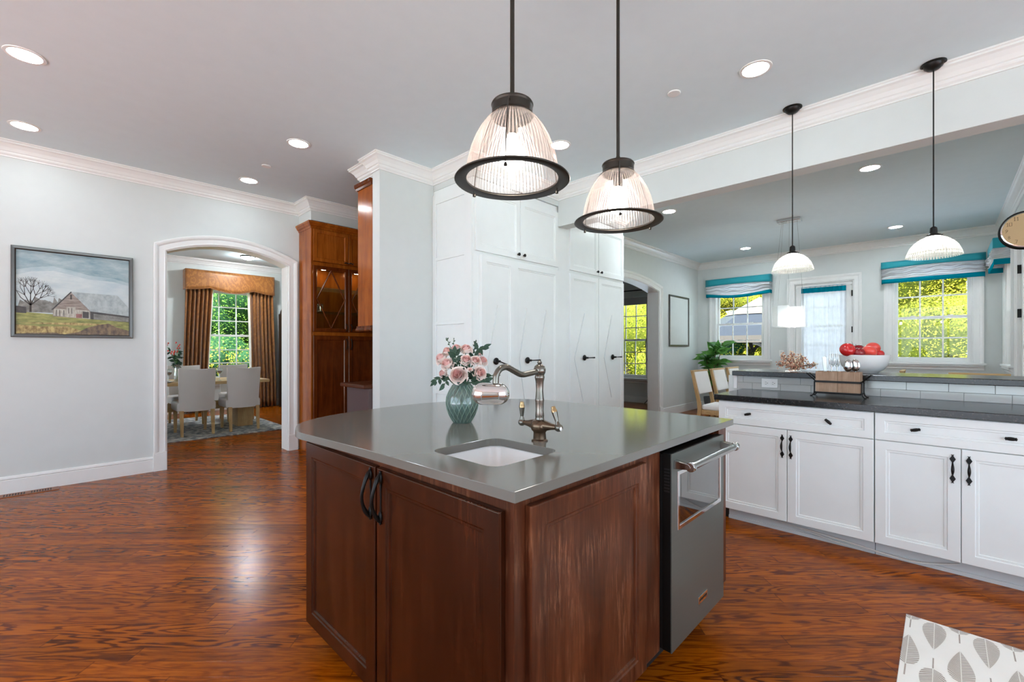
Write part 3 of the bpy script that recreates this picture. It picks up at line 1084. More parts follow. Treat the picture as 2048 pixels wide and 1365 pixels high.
SINK = (0.868, 1.168, 0.908, 1.222)
outer = [(0.755, 0.722), (2.262, 0.722), (2.270, 1.30)] + catmull(
    [(2.275, 1.3), (2.262, 1.80), (2.215, 1.985), (2.09, 2.135), (1.774, 2.272), (1.50, 2.312), (1.24, 2.290), (0.98, 2.228), (0.800, 2.110), (0.715, 1.965), (0.692, 1.85), (0.70, 1.6)], 5) + [(0.726, 1.397)]
hole = rrect(*SINK, 0.045)
mb = MB()
for z in (CTZ - 0.028, CTZ):
    vs = [(x, y, z) for x, y in outer + hole]
    tri = tessellate_polygon([[Vector((x, y, 0)) for x, y in outer], [Vector((x, y, 0)) for x, y in hole]])
    mb.add(vs, [tuple(q) for q in tri])
no, nh = len(outer), len(hole)
for loop in (outer, hole):
    n = len(loop)
    vs = [(x, y, CTZ - 0.028) for x, y in loop] + [(x, y, CTZ) for x, y in loop]
    mb.add(vs, [(i, (i + 1) % n, n + (i + 1) % n, n + i) for i in range(n)])
top = mb.build('countertop', M['quartz'])
bm = bmesh.new(); bm.from_mesh(top.data); bmesh.ops.remove_doubles(bm, verts=bm.verts, dist=1e-5); bmesh.ops.recalc_face_normals(bm, faces=bm.faces); bm.to_mesh(top.data); bm.free()
bv = top.modifiers.new('bevel', 'BEVEL'); bv.width = 0.0035; bv.segments = 2; bv.limit_method = 'ANGLE'; bv.angle_limit = R(50)
tag(top, 'smooth grey stone worktop with rounded back edge on the dark wood island', 'countertop')

# sink bowl under the cut-out
mb = MB()
lv = [(0.003, CTZ - 0.029), (0.0, CTZ - 0.035), (0.0, CTZ - 0.18), (-0.02, CTZ - 0.205), (-0.06, CTZ - 0.21)]
loops = []
for d, z in lv:
    loops.append([(x, y, z) for x, y in rrect(SINK[0] - d - 0.004, SINK[1] + d + 0.004, SINK[2] - d - 0.004, SINK[3] + d + 0.004, 0.048)])
vs = [p for l in loops for p in l]
n = len(loops[0])
mb.add(vs, [(i * n + k, i * n + (k + 1) % n, (i + 1) * n + (k + 1) % n, (i + 1) * n + k) for i in range(len(lv) - 1) for k in range(n)] + [tuple(range((len(lv) - 1) * n, len(lv) * n))], True)
lo2 = [[(x, y, z) for x, y in rrect(SINK[0] - d, SINK[1] + d, SINK[2] - d, SINK[3] + d, 0.05)] for d, z in ((0.012, CTZ - 0.029), (0.012, CTZ - 0.22), (-0.05, CTZ - 0.225))]
vs = [p for l in lo2 for p in l]
mb.add(vs, [(i * n + k, i * n + (k + 1) % n, (i + 1) * n + (k + 1) % n, (i + 1) * n + k) for i in range(2) for k in range(n)] + [tuple(range(2 * n, 3 * n))], True)
root = thing('prep_sink', 'small square white sink set under the grey island worktop', 'sink', ((SINK[0] + SINK[1]) / 2, (SINK[2] + SINK[3]) / 2, CTZ - 0.225))
mb.build('basin', M['white'], root, fix=False)
mb = MB(); mb.lathe([(0.0, 0.004), (0.03, 0.004), (0.036, 0.0), (0.036, -0.006)], (1.018, 1.065, CTZ - 0.209), 20, cap=False)
mb.build('drain', M['chrome'], root)

# cabinet under the worktop
root = thing('island_cabinet', 'dark stained wooden kitchen island base with two panelled doors under the grey worktop', 'cabinet', (1.5, 1.3, 0))
mb = MB()
zt = CTZ - 0.0285
mb.box(0.777, 0.84, 0.747, 1.985, 0.145, zt)
mb.box(0.777, 0.80, 0.747, 1.985, 0.09, 0.145)
mb.box(0.84, 1.548, 0.747, 0.80, 0.145, zt)
mb.box(0.84, 1.548, 1.90, 1.985, 0.145, zt)
mb.box(1.508, 1.548, 0.80, 1.90, 0.145, zt)
mb.box(1.548, 2.14, 1.33, 1.985, 0.145, zt)
mb.box(2.14, 2.235, 0.747, 1.985, 0.145, zt)
mb.box(0.84, 1.508, 0.80, 1.90, 0.145, 0.17)
mb.build('carcass', M['cherry_worn'], root, bevel=0.002)
mb = MB(); mb.box(0.83, 2.19, 0.835, 1.93, 0, 0.145)
mb.build('toe_kick', M['dark'], root)


def bow_handle(x, y, z0, z1, parent):
    """leaf-ended bow pull standing off a front that faces -x"""
    mb = MB()
    n = 15
    pts, rs = [], []
    for i in range(n):
        t = i / (n - 1)
        b = math.sin(PI * t) ** 0.8
        pts.append((x - 0.004 - 0.030 * b, y + 0.004 * math.sin(2 * PI * t), z0 + (z1 - z0) * t))
        rs.append(0.0035 + 0.0038 * abs(math.cos(PI * t)) ** 1.5 * (0.4 + 0.6 * math.sin(PI * min(1, 4 * min(t, 1 - t)))) + 0.0022 * math.sin(PI * t))
    mb.tube(pts, rs, 8)
    for z in (z0 + 0.016, z1 - 0.016):
        mb.ell((x - 0.004, y, z), 0.006, 0.010, 0.020, 8, 6)
        mb.ell((x - 0.004, y, z + (0.02 if z > (z0 + z1) / 2 else -0.02)), 0.004, 0.005, 0.006, 6, 5)
    mb.tube([(x - 0.003, y, z0 + 0.03), (x - 0.002, y, (z0 + z1) / 2), (x - 0.003, y, z1 - 0.03)], [0.003, 0.0022, 0.003], 6)
    return mb.build('handle', M['black'], parent)


ZD0, ZD1 = 0.082, 0.852
for y1, y0, hy in ((1.962, 1.378, 1.402), (1.366, 0.775, 1.335)):
    mb = MB(at(0.777, y1, ZD0, '-x'))
    mb.rects(y1 - y0, ZD1 - ZD0, DOORP)
    d = mb.build('door', M['cherry'], root, bevel=0.0015)
    bow_handle(0.757, hy, 0.678, 0.838, d)
mb = MB(at(0.818, 0.747, 0.156, '-y'))
mb.rects(1.412 - 0.818, 0.862 - 0.156, DOORP)
mb.build('end_panel', M['cherry_worn'], root, bevel=0.0015)

# under-counter ice maker in the island
root = thing('ice_maker', 'grey steel under-counter appliance with a tubular handle and dark window in the island side', 'appliance', (1.815, 1.0, 0.09))
X0, X1, Z0, Z1, FY = 1.556, 2.082, 0.148, 0.868, 0.706
mb = MB()
mb.box(X0 + 0.006, X1 - 0.006, 0.742, 1.30, 0.147, 0.862)
mb.box(X0 + 0.05, X1 - 0.03, 0.85, 1.28, 0.0, 0.147)
mb.build('body', M['dark'], root)
mb = MB(); mb.box(X0, X1, FY + 0.003, 0.742, Z0, Z1)
for k in range(6):
    pass
dr = mb.build('door', M['black'], root, bevel=0.002)
wx0, wx1, wz0, wz1 = 1.612, 2.036, 0.588, 0.79
mb = MB()
for a in ((X0, wx0, Z0, Z1), (wx1, X1, Z0, Z1), (wx0, wx1, Z0, wz0), (wx0, wx1, wz1, Z1)):
    mb.box(a[0], a[1], FY, FY + 0.004, a[2], a[3])
mb.build('door_skin', M['steel_b'] if 'steel_b' in M else M['steel'], dr)
mb = MB(at(wx0, FY, wz0, '-y'))
mb.sweep([(-0.008, -0.002), (-0.008, 0.003), (0.008, 0.003), (0.008, -0.002)], [(0, 0, 0), (0, 0, wz1 - wz0), (wx1 - wx0, 0, wz1 - wz0), (wx1 - wx0, 0, 0)], (0, -1, 0), closed=True)
mb.build('window_trim', M['chrome'], dr, bevel=0.0015)
mb = MB(); mb.box(wx0, wx1, FY + 0.0015, FY + 0.003, wz0, wz1)
mb.build('window_glass', M['mirror_dark'], dr)
mb = MB()
for k in range(8):
    z = 0.735 + k * 0.0115
    mb.box(X0 - 0.0012, X0 + 0.001, FY + 0.008, FY + 0.028, z - 0.009 + 0.002, z - 0.0035 + 0.002)
mb.build('vent', M['dark'], dr)
mb = MB()
hz, hy = 0.828, 0.648
mb.tube([(X0 + 0.035, hy, hz), (X1 - 0.035, hy, hz)], 0.0135, 16)
for x in (X0 + 0.03, X1 - 0.03):
    mb.lathe([(0.0165, -0.012), (0.0175, -0.008), (0.0175, 0.008), (0.0165, 0.012)], (x, hy, hz), 16, ax='x')
    mb.prism([(FY, hz - 0.016), (FY, hz + 0.016), (hy + 0.004, hz + 0.010), (hy - 0.004, hz), (hy + 0.004, hz - 0.010)], 'x', x - 0.013, x + 0.013)
mb.build('handle', M['steel_s'], dr, bevel=0.0015)
mb = MB()
mb.box(1.796, 1.886, FY - 0.003, FY, 0.226, 0.256)
bd = mb.build('badge', M['chrome'], dr, bevel=0.001)
mb = MB()
for k in range(9):
    x = 1.805 + k * 0.0086
    mb.box(x, x + 0.0045, FY - 0.0036, FY - 0.003, 0.236, 0.246)
mb.build('badge_lettering', M['black'], bd)

# ------------------------------------------------------------------ bridge faucet
fx, fy = 1.24, 1.061
root = thing('faucet', 'dark bronze two-handle faucet with a tall curved spout beside the white sink', 'faucet', (fx, fy, CTZ))
mb = MB()
mb.lathe([(0.030, 0.0), (0.030, 0.004), (0.024, 0.008), (0.0225, 0.03), (0.024, 0.034), (0.030, 0.04), (0.034, 0.052), (0.032, 0.066), (0.024, 0.074), (0.017, 0.078)], (fx, fy, CTZ), 22)
mb.tube([(fx, fy + 0.082, 0.972), (fx, fy + 0.055, 0.972), (fx, fy + 0.04, 0.972), (fx, fy, 0.972), (fx, fy - 0.04, 0.972), (fx, fy - 0.055, 0.972), (fx, fy - 0.082, 0.972)],
        [0.008, 0.012, 0.016, 0.024, 0.016, 0.012, 0.008], 14)
mb.build('base', M['bronze_warm'], root)
mb = MB()
mb.lathe([(0.0195, 0.07), (0.0165, 0.08), (0.0155, 0.086), (0.0165, 0.09), (0.0145, 0.11), (0.0155, 0.14), (0.0165, 0.148), (0.0165, 0.152), (0.0155, 0.156), (0.0130, 0.185), (0.0150, 0.215), (0.0175, 0.228),
          (0.0185, 0.232), (0.0175, 0.236), (0.0165, 0.24), (0.0215, 0.25), (0.0225, 0.26), (0.019, 0.272), (0.010, 0.279), (0.006, 0.281), (0.0085, 0.284), (0.0085, 0.288), (0.004, 0.293)], (fx, fy, CTZ), 22)
mb.build('column', M['bronze_f'], root)
mb = MB()
sp = catmull([(fx + 0.02, fy, 1.170), (fx - 0.01, fy, 1.168), (fx - 0.06, fy, 1.162), (fx - 0.098, fy, 1.160), (fx - 0.135, fy, 1.174), (fx - 0.172, fy, 1.188), (fx - 0.203, fy, 1.182), (fx - 0.220, fy, 1.160), (fx - 0.222, fy, 1.125), (fx - 0.222, fy, 1.08)], 5)
mb.tube(sp, [0.0105] * 6 + [0.0105] * (len(sp) - 6), 14)
mb.build('spout', M['bronze_f'], root)
for sgn, tilt in ((1, 0.0), (-1, 0.34)):
    y = fy + sgn * 0.088
    mb = MB(Matrix.Translation((fx, y, 0.972)) @ Matrix.Rotation(-tilt, 4, 'X'))
    mb.ell((0, 0, 0), 0.014, 0.016, 0.014, 12, 8)
    mb.lathe([(0.008, 0.0), (0.0085, 0.014), (0.006, 0.02), (0.0065, 0.024), (0.0085, 0.040), (0.0105, 0.056)], n=14, cap=False)
    h = mb.build('handle', M['bronze_f'], root)
    mb = MB(Matrix.Translation((fx, y, 0.972)) @ Matrix.Rotation(-tilt, 4, 'X'))
    mb.lathe([(0.0105, 0.056), (0.0105, 0.064), (0.008, 0.069), (0.0085, 0.072), (0.007, 0.077), (0.0, 0.079)], n=14, cap=False)
    mb.build('handle_tip', M['brass'], h)
    if sgn < 0:
        mb = MB(); mb.ell((fx - 0.006, y - 0.0145, 0.97), 0.006, 0.004, 0.007, 10, 6)
        mb.build('index_button', M['white'], h)
# polished filter capsule on the end of the spout
rdx, rdy = math.sin(R(YAW)), -math.cos(R(YAW))
fm = Matrix.Translation((fx - 0.222 - 0.017 * rdx, fy - 0.017 * rdy, 1.1015)) @ Matrix.Rotation(math.atan2(rdy, rdx), 4, 'Z')
mb = MB(fm)
pr = []
for i in range(9):
    a = PI / 2 * i / 8
    pr.append((0.0365 * math.sin(a), -0.026 - 0.037 * math.cos(a)))
for i in range(9):
    a = PI / 2 * (1 - i / 8)
    pr.append((0.0365 * math.sin(a), 0.026 + 0.037 * math.cos(a)))
mb.lathe(pr, n=28, ax='x', cap=False)
fh = mb.build('filter_capsule', M['chrome'], root)
mb = MB(fm)
mb.sweep([(-0.0012, -0.001), (-0.0012, 0.0012), (0.0012, 0.0012), (0.0012, -0.001)], [(-0.028, -0.0362, -0.016), (-0.028, -0.0362, 0.0), (0.028, -0.0362, 0.0), (0.028, -0.0362, -0.016)], (0, -1, 0))
mb.build('seam', M['steel_s'], fh)

# ------------------------------------------------------------------ vase of roses
vx, vy = 1.306, 1.583
vase = thing('vase', 'teal glass vase with a diamond-cut pattern on the island worktop', 'vase', (vx, vy, CTZ))
VP = [(0.0, 0.006), (0.036, 0.004), (0.041, 0.0), (0.043, 0.004), (0.058, 0.03), (0.070, 0.062), (0.0745, 0.09), (0.071, 0.118), (0.060, 0.146), (0.047, 0.165), (0.041, 0.176), (0.043, 0.184)]
mb = MB()
mb.lathe([(r, z) for r, z in VP] + [(0.040, 0.184), (0.038, 0.176), (0.044, 0.165), (0.057, 0.146), (0.068, 0.118), (0.0715, 0.09), (0.067, 0.062), (0.055, 0.032), (0.036, 0.012), (0, 0.012)], (vx, vy, CTZ), 40, cap=False)
vb = mb.build('vase_body', M['teal'], vase)


def vr(z):
    for (r0, z0), (r1, z1) in zip(VP[2:-1], VP[3:]):
        if z0 <= z <= z1:
            return r0 + (r1 - r0) * (z - z0) / (z1 - z0)
    return 0.043


mb = MB()
for k in range(18):
    for sg in (1, -1):
        pts = []
        for i in range(13):
            t = i / 12
            z = 0.006 + 0.165 * t
            a = 2 * PI * k / 18 + sg * 1.05 * t
            rr = vr(z) + 0.0006
            pts.append((vx + rr * math.cos(a), vy + rr * math.sin(a), CTZ + z))
        mb.tube(pts, 0.0010, 4, cap=False)
mb.build('cut_pattern', M['teal_light'], vb)


def rose_petals(mb, c, d, Rr, npet=20, seed=0):
    rnd = random.Random(seed)
    d = Vector(d).normalized()
    q = d.to_track_quat('Z', 'Y').to_matrix().to_4x4()
    mx = Matrix.Translation(c) @ q
    for k in range(npet):
        o = (k + 1) / npet
        a0 = 2.399 * k + rnd.uniform(-0.2, 0.2)
        wdt = 1.15 - 0.25 * o
        nu, nv = 5, 5
        vs, fs = [], []
        for j in range(nv + 1):
            v = j / nv
            for i in range(nu + 1):
                u = 2 * i / nu - 1
                edge = 1 - 0.16 * u * u * v
                rad = Rr * (0.10 + 0.86 * o ** 0.9) * (math.sin(min(1.0, v * 1.15) * PI / 2) ** 0.75) * (1 + 0.10 * o * max(0, v - 0.7) / 0.3) * (1 - 0.06 * math.cos(u * 3))
                z = Rr * (-0.85 + (1.45 - 0.75 * o ** 1.6) * v * edge - 0.22 * o * max(0, v - 0.75) * 3)
                a = a0 + u * wdt * (0.35 + 0.65 * v)
                vs.append(mx @ Vector((rad * math.cos(a), rad * math.sin(a), z)))
        for j in range(nv):
            for i in range(nu):
                b = j * (nu + 1) + i
                fs.append((b, b + 1, b + nu + 2, b + nu + 1))
        mb.m = 1 if o < 0.5 else 0
        mb.add(vs, fs, True)


def leaf_blade(mb, p, d, n, L, W, fold=0.15, seg=4):
    """pointed leaf from p along d, face normal n"""
    d = Vector(d).normalized()
    n = Vector(n)
    s_ = d.cross(n).normalized()
    n = s_.cross(d)
    p = Vector(p)
    vs = []
    for i in range(seg + 1):
        t = i / seg
        w = W * math.sin(PI * min(1, t ** 0.8 * 0.97 + 0.02)) * 0.5
        c = p + d * (L * t) - n * (0.25 * L * t * t)
        vs += [c - s_ * w + n * (fold * w), c, c + s_ * w + n * (fold * w)]
    fs = []
    for i in range(seg):
        a = i * 3
        fs += [(a, a + 1, a + 4, a + 3), (a + 1, a + 2, a + 5, a + 4)]
    mb.add(vs, fs, True)


FWD = Vector((math.cos(R(YAW)), math.sin(R(YAW)), 0))
RGT = Vector((math.sin(R(YAW)), -math.cos(R(YAW)), 0))


def vpos(px, py, depth):
    """spot near the vase from its picture column and row, depth metres beyond the vase axis"""
    t = FWD.x * vx + FWD.y * vy + depth
    return FWD * t + RGT * ((px - 1024) / 892 * t) + Vector((0, 0, 1.25 + (698 - py) / 892 * t))


ROSES = [
    (916, 750, -0.085, 0.037, 'large open pale pink rose lowest at the middle front of the bouquet'),
    (893, 727, -0.03, 0.031, 'pale pink rose with deep pink heart at the bouquet left, above hanging leaves'),
    (881, 716, 0.02, 0.031, 'half hidden pink rose on the outer left edge of the bouquet'),
    (912, 696, 0.00, 0.025, 'pale rose at the top of the bouquet, left of the topmost white rose'),
    (932, 697, -0.01, 0.028, 'creamy white-pink rose topmost at the middle of the bouquet'),
    (932.5, 719, -0.06, 0.026, 'upright pink rosebud in the centre of the bouquet under the topmost rose'),
    (952, 721, -0.055, 0.024, 'pink rose right of the central rosebud in the bouquet'),
    (966, 721, 0.0, 0.026, 'pink rose seen edge-on at the right side of the bouquet'),
    (961, 746, -0.06, 0.030, 'deep-hearted pink rose at the lower right of the bouquet above the chrome filter'),
    (940.5, 740, -0.085, 0.0125, 'tiny tight pink bud between the two lowest roses'),
    (885, 747, 0.0, 0.024, 'small pink rose at the lower left rim of the bouquet'),
    (894, 702, 0.03, 0.026, 'pale rose at the upper left back of the bouquet behind a dark twig'),
    (960, 706, 0.03, 0.018, 'small pale rose at the upper right back of the bouquet'),
]
neck = Vector((vx, vy, CTZ + 0.165))
hub = neck + Vector((0, 0, 0.02))
for i, (px, py, dep, rr, lab) in enumerate(ROSES):
    c = vpos(px, py, dep)
    d = (c - hub).normalized() * 0.75 - FWD * 0.65
    ro = thing('rose', lab, 'rose', c, 'pink roses in the teal vase')
    mb = MB()
    rose_petals(mb, c, d, rr * 1.15, 22 if rr > 0.02 else 10, i)
    mb.build('petals', [M['petal'], M['petal_deep']], ro, fix=False)
    mb = MB()
    dn = d.normalized()
    a = c - dn * (rr * 0.8)
    b = hub + (a - hub) * 0.35
    f = Vector((vx + random.uniform(-0.012, 0.012), vy + random.uniform(-0.012, 0.012), CTZ + 0.05 + random.uniform(0, 0.02)))
    nk = neck + Vector(((a.x - vx) * 0.12, (a.y - vy) * 0.12, 0.0))
    mb.tube(catmull([f, f, nk, b, a, a], 4), 0.0019, 6)
    mb.lathe([(0.0018, -0.004), (rr * 0.30, 0.0), (rr * 0.42, rr * 0.22)], (0, 0, 0), 8, cap=False)
    q = dn.to_track_quat('Z', 'Y').to_matrix().to_4x4()
    k0 = len(mb.v) - 24
    for k in range(k0, len(mb.v)):
        mb.v[k] = tuple(a + (q @ Vector(mb.v[k])) * 1.0)
    mb.build('stem', M['stem'], ro, fix=False)

SPR = [
    ('leafy sprig hanging out low at the left of the vase', [(903, 762), (882, 757), (868, 764)], -0.05, 0.020, 7),
    ('short drooping sprig under the left roses above the vase shoulder', [(905, 758), (896, 758), (888, 772)], -0.07, 0.020, 6),
    ('broad leaves in the hollow between the upper left roses', [(918, 745), (913, 722), (910, 706)], -0.04, 0.026, 8),
    ('dark leaves on the lower right side spreading over the vase rim', [(930, 768), (948, 764), (970, 762)], -0.06, 0.030, 8),
    ('rounded dark leaf pair at the outer right of the bouquet', [(950, 752), (970, 750), (986, 752)], -0.01, 0.026, 4),
    ('leafy tip rising at the upper right of the bouquet', [(945, 730), (952, 703), (968, 695)], 0.02, 0.026, 9),
    ('thin budded twig standing up at the upper left of the bouquet', [(910, 715), (899, 690), (893, 677)], 0.02, 0.008, 7),
    ('thin twig with one bud tip at the top middle of the bouquet', [(918, 712), (908, 692), (908, 678)], 0.03, 0.007, 5),
    ('dark leafy twig standing up right of the topmost rose', [(940, 718), (948, 700), (952, 683)], 0.03, 0.010, 8),
    ('leaves filling the middle of the bouquet round the tiny bud', [(935, 772), (938, 752), (930, 738)], -0.05, 0.028, 9),
]
for i, (lab, pp, dep, ls, nl) in enumerate(SPR):
    P = [vpos(a, b, dep * (0.6 + 0.2 * k)) for k, (a, b) in enumerate(pp)]
    sp_ = thing('leaf_sprig', lab, 'foliage', P[0], 'green sprigs among the roses')
    path = catmull([P[0], P[0], P[1], P[2], P[2]], 6)
    mb = MB(); mb.tube([neck - Vector((0, 0, 0.08)), neck] + path, 0.0014, 5)
    mb.build('stem', M['stem'], sp_, fix=False)
    rnd = random.Random(i)
    mb = MB()
    for k in range(nl):
        t = 0.25 + 0.75 * k / max(1, nl - 1)
        j = min(len(path) - 2, int(t * (len(path) - 1)))
        p = Vector(path[j]); tg = (Vector(path[j + 1]) - p).normalized()
        side = RGT if k % 2 else -RGT
        d = tg * 0.7 + side * (0.7 if k < nl - 1 else 0) + Vector((rnd.uniform(-.2, .2), rnd.uniform(-.2, .2), rnd.uniform(-.35, .2)))
        leaf_blade(mb, p, d, Vector((rnd.uniform(-.5, .5), rnd.uniform(-.5, .5), 0)) - FWD, ls * rnd.uniform(1.2, 1.7), ls * rnd.uniform(0.65, 0.95))
    mb.build('leaves', M['leaf_dark'], sp_, fix=False)
# ------------------------------------------------------------------ tall white cabinets
def lever(x, y, z, parent, dx=1, drop=0.0, L=0.15):
    mb = MB()
    mb.lathe([(0.034, 0.0), (0.034, -0.006), (0.028, -0.012), (0.013, -0.016), (0.010, -0.045), (0.012, -0.052), (0.0, -0.056)], (x, y, z), 20, ax='y')
    mb.tube([(x, y - 0.045, z), (x + dx * 0.03, y - 0.047, z - drop * 0.2), (x + dx * L * 0.55, y - 0.047, z - drop * 0.55), (x + dx * L, y - 0.045, z - drop)], [0.007, 0.0055, 0.0065, 0.0095], 10)
    return mb.build('lever_handle', M['black'], parent)


def knob_y(x, y, z, parent, r=0.016):
    mb = MB()
    mb.lathe([(0.007, 0.0), (0.006, -0.014), (r, -0.018), (r, -0.026), (0.008, -0.032), (0.0, -0.033)], (x, y, z), 14, ax='y')
    return mb.build('knob', M['black'], parent)


TP = [(0, 0), (0, 0.018), (0.002, 0.020), (0.060, 0.020), (0.064, 0.015), (0.074, 0.015), (0.077, 0.011)]


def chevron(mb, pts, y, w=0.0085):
    """thin raised V-shaped grey strips on a door"""
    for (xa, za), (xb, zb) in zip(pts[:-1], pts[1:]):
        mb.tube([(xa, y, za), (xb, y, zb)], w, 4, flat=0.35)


TY = 3.12
root = thing('tall_cabinet', 'tall white paneled cabinet pair behind the vase with two lever-handled doors and upper doors above', 'cabinet', (3.33, 3.4, 0))
mb = MB()
mb.box(2.70, 3.965, TY, CW - 0.002, 0.10, 2.843)
mb.box(2.72, 3.965, TY + 0.06, CW - 0.002, 0.0, 0.10)
mb.build('carcass', M['cab'], root, bevel=0.003)
mb = MB(at(2.70, CW - 0.002, 0.0, '-x'))                       # framed end towards the column
L = CW - 0.002 - TY
for a in ((0, 0.058, 0.1, 2.80), (L - 0.108, L, 0.1, 2.80)):
    mb.box(a[0], a[1], -0.014, 0, a[2], a[3])
for za, zb in ((2.70, 2.80), (2.132, 2.160), (1.487, 1.522), (0.80, 0.84), (0.10, 0.20)):
    mb.box(0.058, L - 0.108, -0.014, 0, za, zb)
mb.build('end_panel', M['cab'], root, bevel=0.002)
for x0, x1, kx in ((2.722, 3.322, 3.285), (3.326, 3.952, 3.368)):
    mb = MB(at(x0, TY, 2.162, '-y'))
    mb.rects(x1 - x0, 2.775 - 2.162, TP)
    d = mb.build('upper_door', M['cab'], root, bevel=0.001)
    knob_y(kx, TY - 0.02, 2.205, d)
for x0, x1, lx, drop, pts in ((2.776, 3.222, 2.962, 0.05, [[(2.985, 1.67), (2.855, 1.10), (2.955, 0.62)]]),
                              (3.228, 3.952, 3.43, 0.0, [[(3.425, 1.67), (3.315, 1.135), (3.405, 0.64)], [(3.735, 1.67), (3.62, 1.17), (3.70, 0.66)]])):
    mb = MB(at(x0, TY, 0.11, '-y'))
    th = 0.038 if x0 < 3 else 0.02
    mb.rects(x1 - x0, 2.128 - 0.11, [(a, b + (th - 0.02 if b > 0.005 else 0)) for a, b in TP])
    d = mb.build('door', M['cab'], root, bevel=0.001)
    lever(lx, TY - th, 1.13, d, 1, drop)
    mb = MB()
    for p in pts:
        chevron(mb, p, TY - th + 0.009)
    mb.build('v_strip', M['v_strip'], d)

root = thing('tall_cabinet', 'tall white paneled cabinet beside the second arch, under the end of the beam', 'cabinet', (4.67, 3.4, 0))
mb = MB()
mb.box(3.967, 5.38, TY, CW - 0.002, 0.10, 2.843)
mb.box(3.967, 5.36, TY + 0.06, CW - 0.002, 0.0, 0.10)
mb.build('carcass', M['cab'], root, bevel=0.003)
for x0, x1, kx in ((4.17, 4.752, 4.716), (4.760, 5.365, 4.80)):
    mb = MB(at(x0, TY, 2.162, '-y'))
    mb.rects(x1 - x0, 2.60 - 2.162 if False else 2.775 - 2.162, TP)
    d = mb.build('upper_door', M['cab'], root, bevel=0.001)
    knob_y(kx, TY - 0.02, 2.205, d)
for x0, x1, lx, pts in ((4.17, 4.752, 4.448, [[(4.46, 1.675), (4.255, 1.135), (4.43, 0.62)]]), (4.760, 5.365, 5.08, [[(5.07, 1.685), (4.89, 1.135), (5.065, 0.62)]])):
    mb = MB(at(x0, TY, 0.11, '-y'))
    mb.rects(x1 - x0, 2.128 - 0.11, TP)
    d = mb.build('door', M['cab'], root, bevel=0.001)
    lever(lx, TY - 0.02, 1.142, d, 1, 0.0)
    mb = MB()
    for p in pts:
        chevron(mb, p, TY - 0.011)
    mb.build('v_strip', M['v_strip'], d)

# ------------------------------------------------------------------ amber wood hutch at the end of the left wall
HX0, HX1, HY = 2.15, 4.55, 5.42
root = thing('hutch', 'tall amber wood hutch with diamond-paned glass doors right of the dining room arch', 'cabinet', (3.3, 5.6, 0))
mb = MB()
mb.box(HX0, HX0 + 0.02, HY, LW, 0.0, 2.70)                        # left side
mb.box(HX0 + 0.02, HX1, LW - 0.02, LW, 0.0, 2.70)                 # back
for za, zb in ((0.0, 0.10), (1.41, 1.455), (2.255, 2.30), (2.68, 2.70)):
    mb.box(HX0 + 0.02, HX1, HY + 0.002, LW - 0.02, za, zb)
mb.build('carcass', M['hutch'], root, bevel=0.002)
mb = MB()
mb.sweep([(0, 0), (0.006, 0), (0.010, 0.02), (0.024, 0.03), (0.034, 0.05), (0.042, 0.058), (0.042, 0.078), (0, 0.078)], [(HX1, HY, 2.695), (HX0, HY, 2.695), (HX0, LW, 2.695)], (0, 0, 1))
mb.box(HX0, HX1, HY, LW, 2.70, 2.772)
mb.build('cornice', M['hutch'], root)
HP = [(0, 0), (0, 0.017), (0.003, 0.020), (0.048, 0.020), (0.056, 0.012), (0.062, 0.012), (0.085, 0.018), (0.085, 0.018)]
xs = [(2.172, 2.606), (2.612, 3.046), (3.06, 3.49), (3.50, 3.93)]
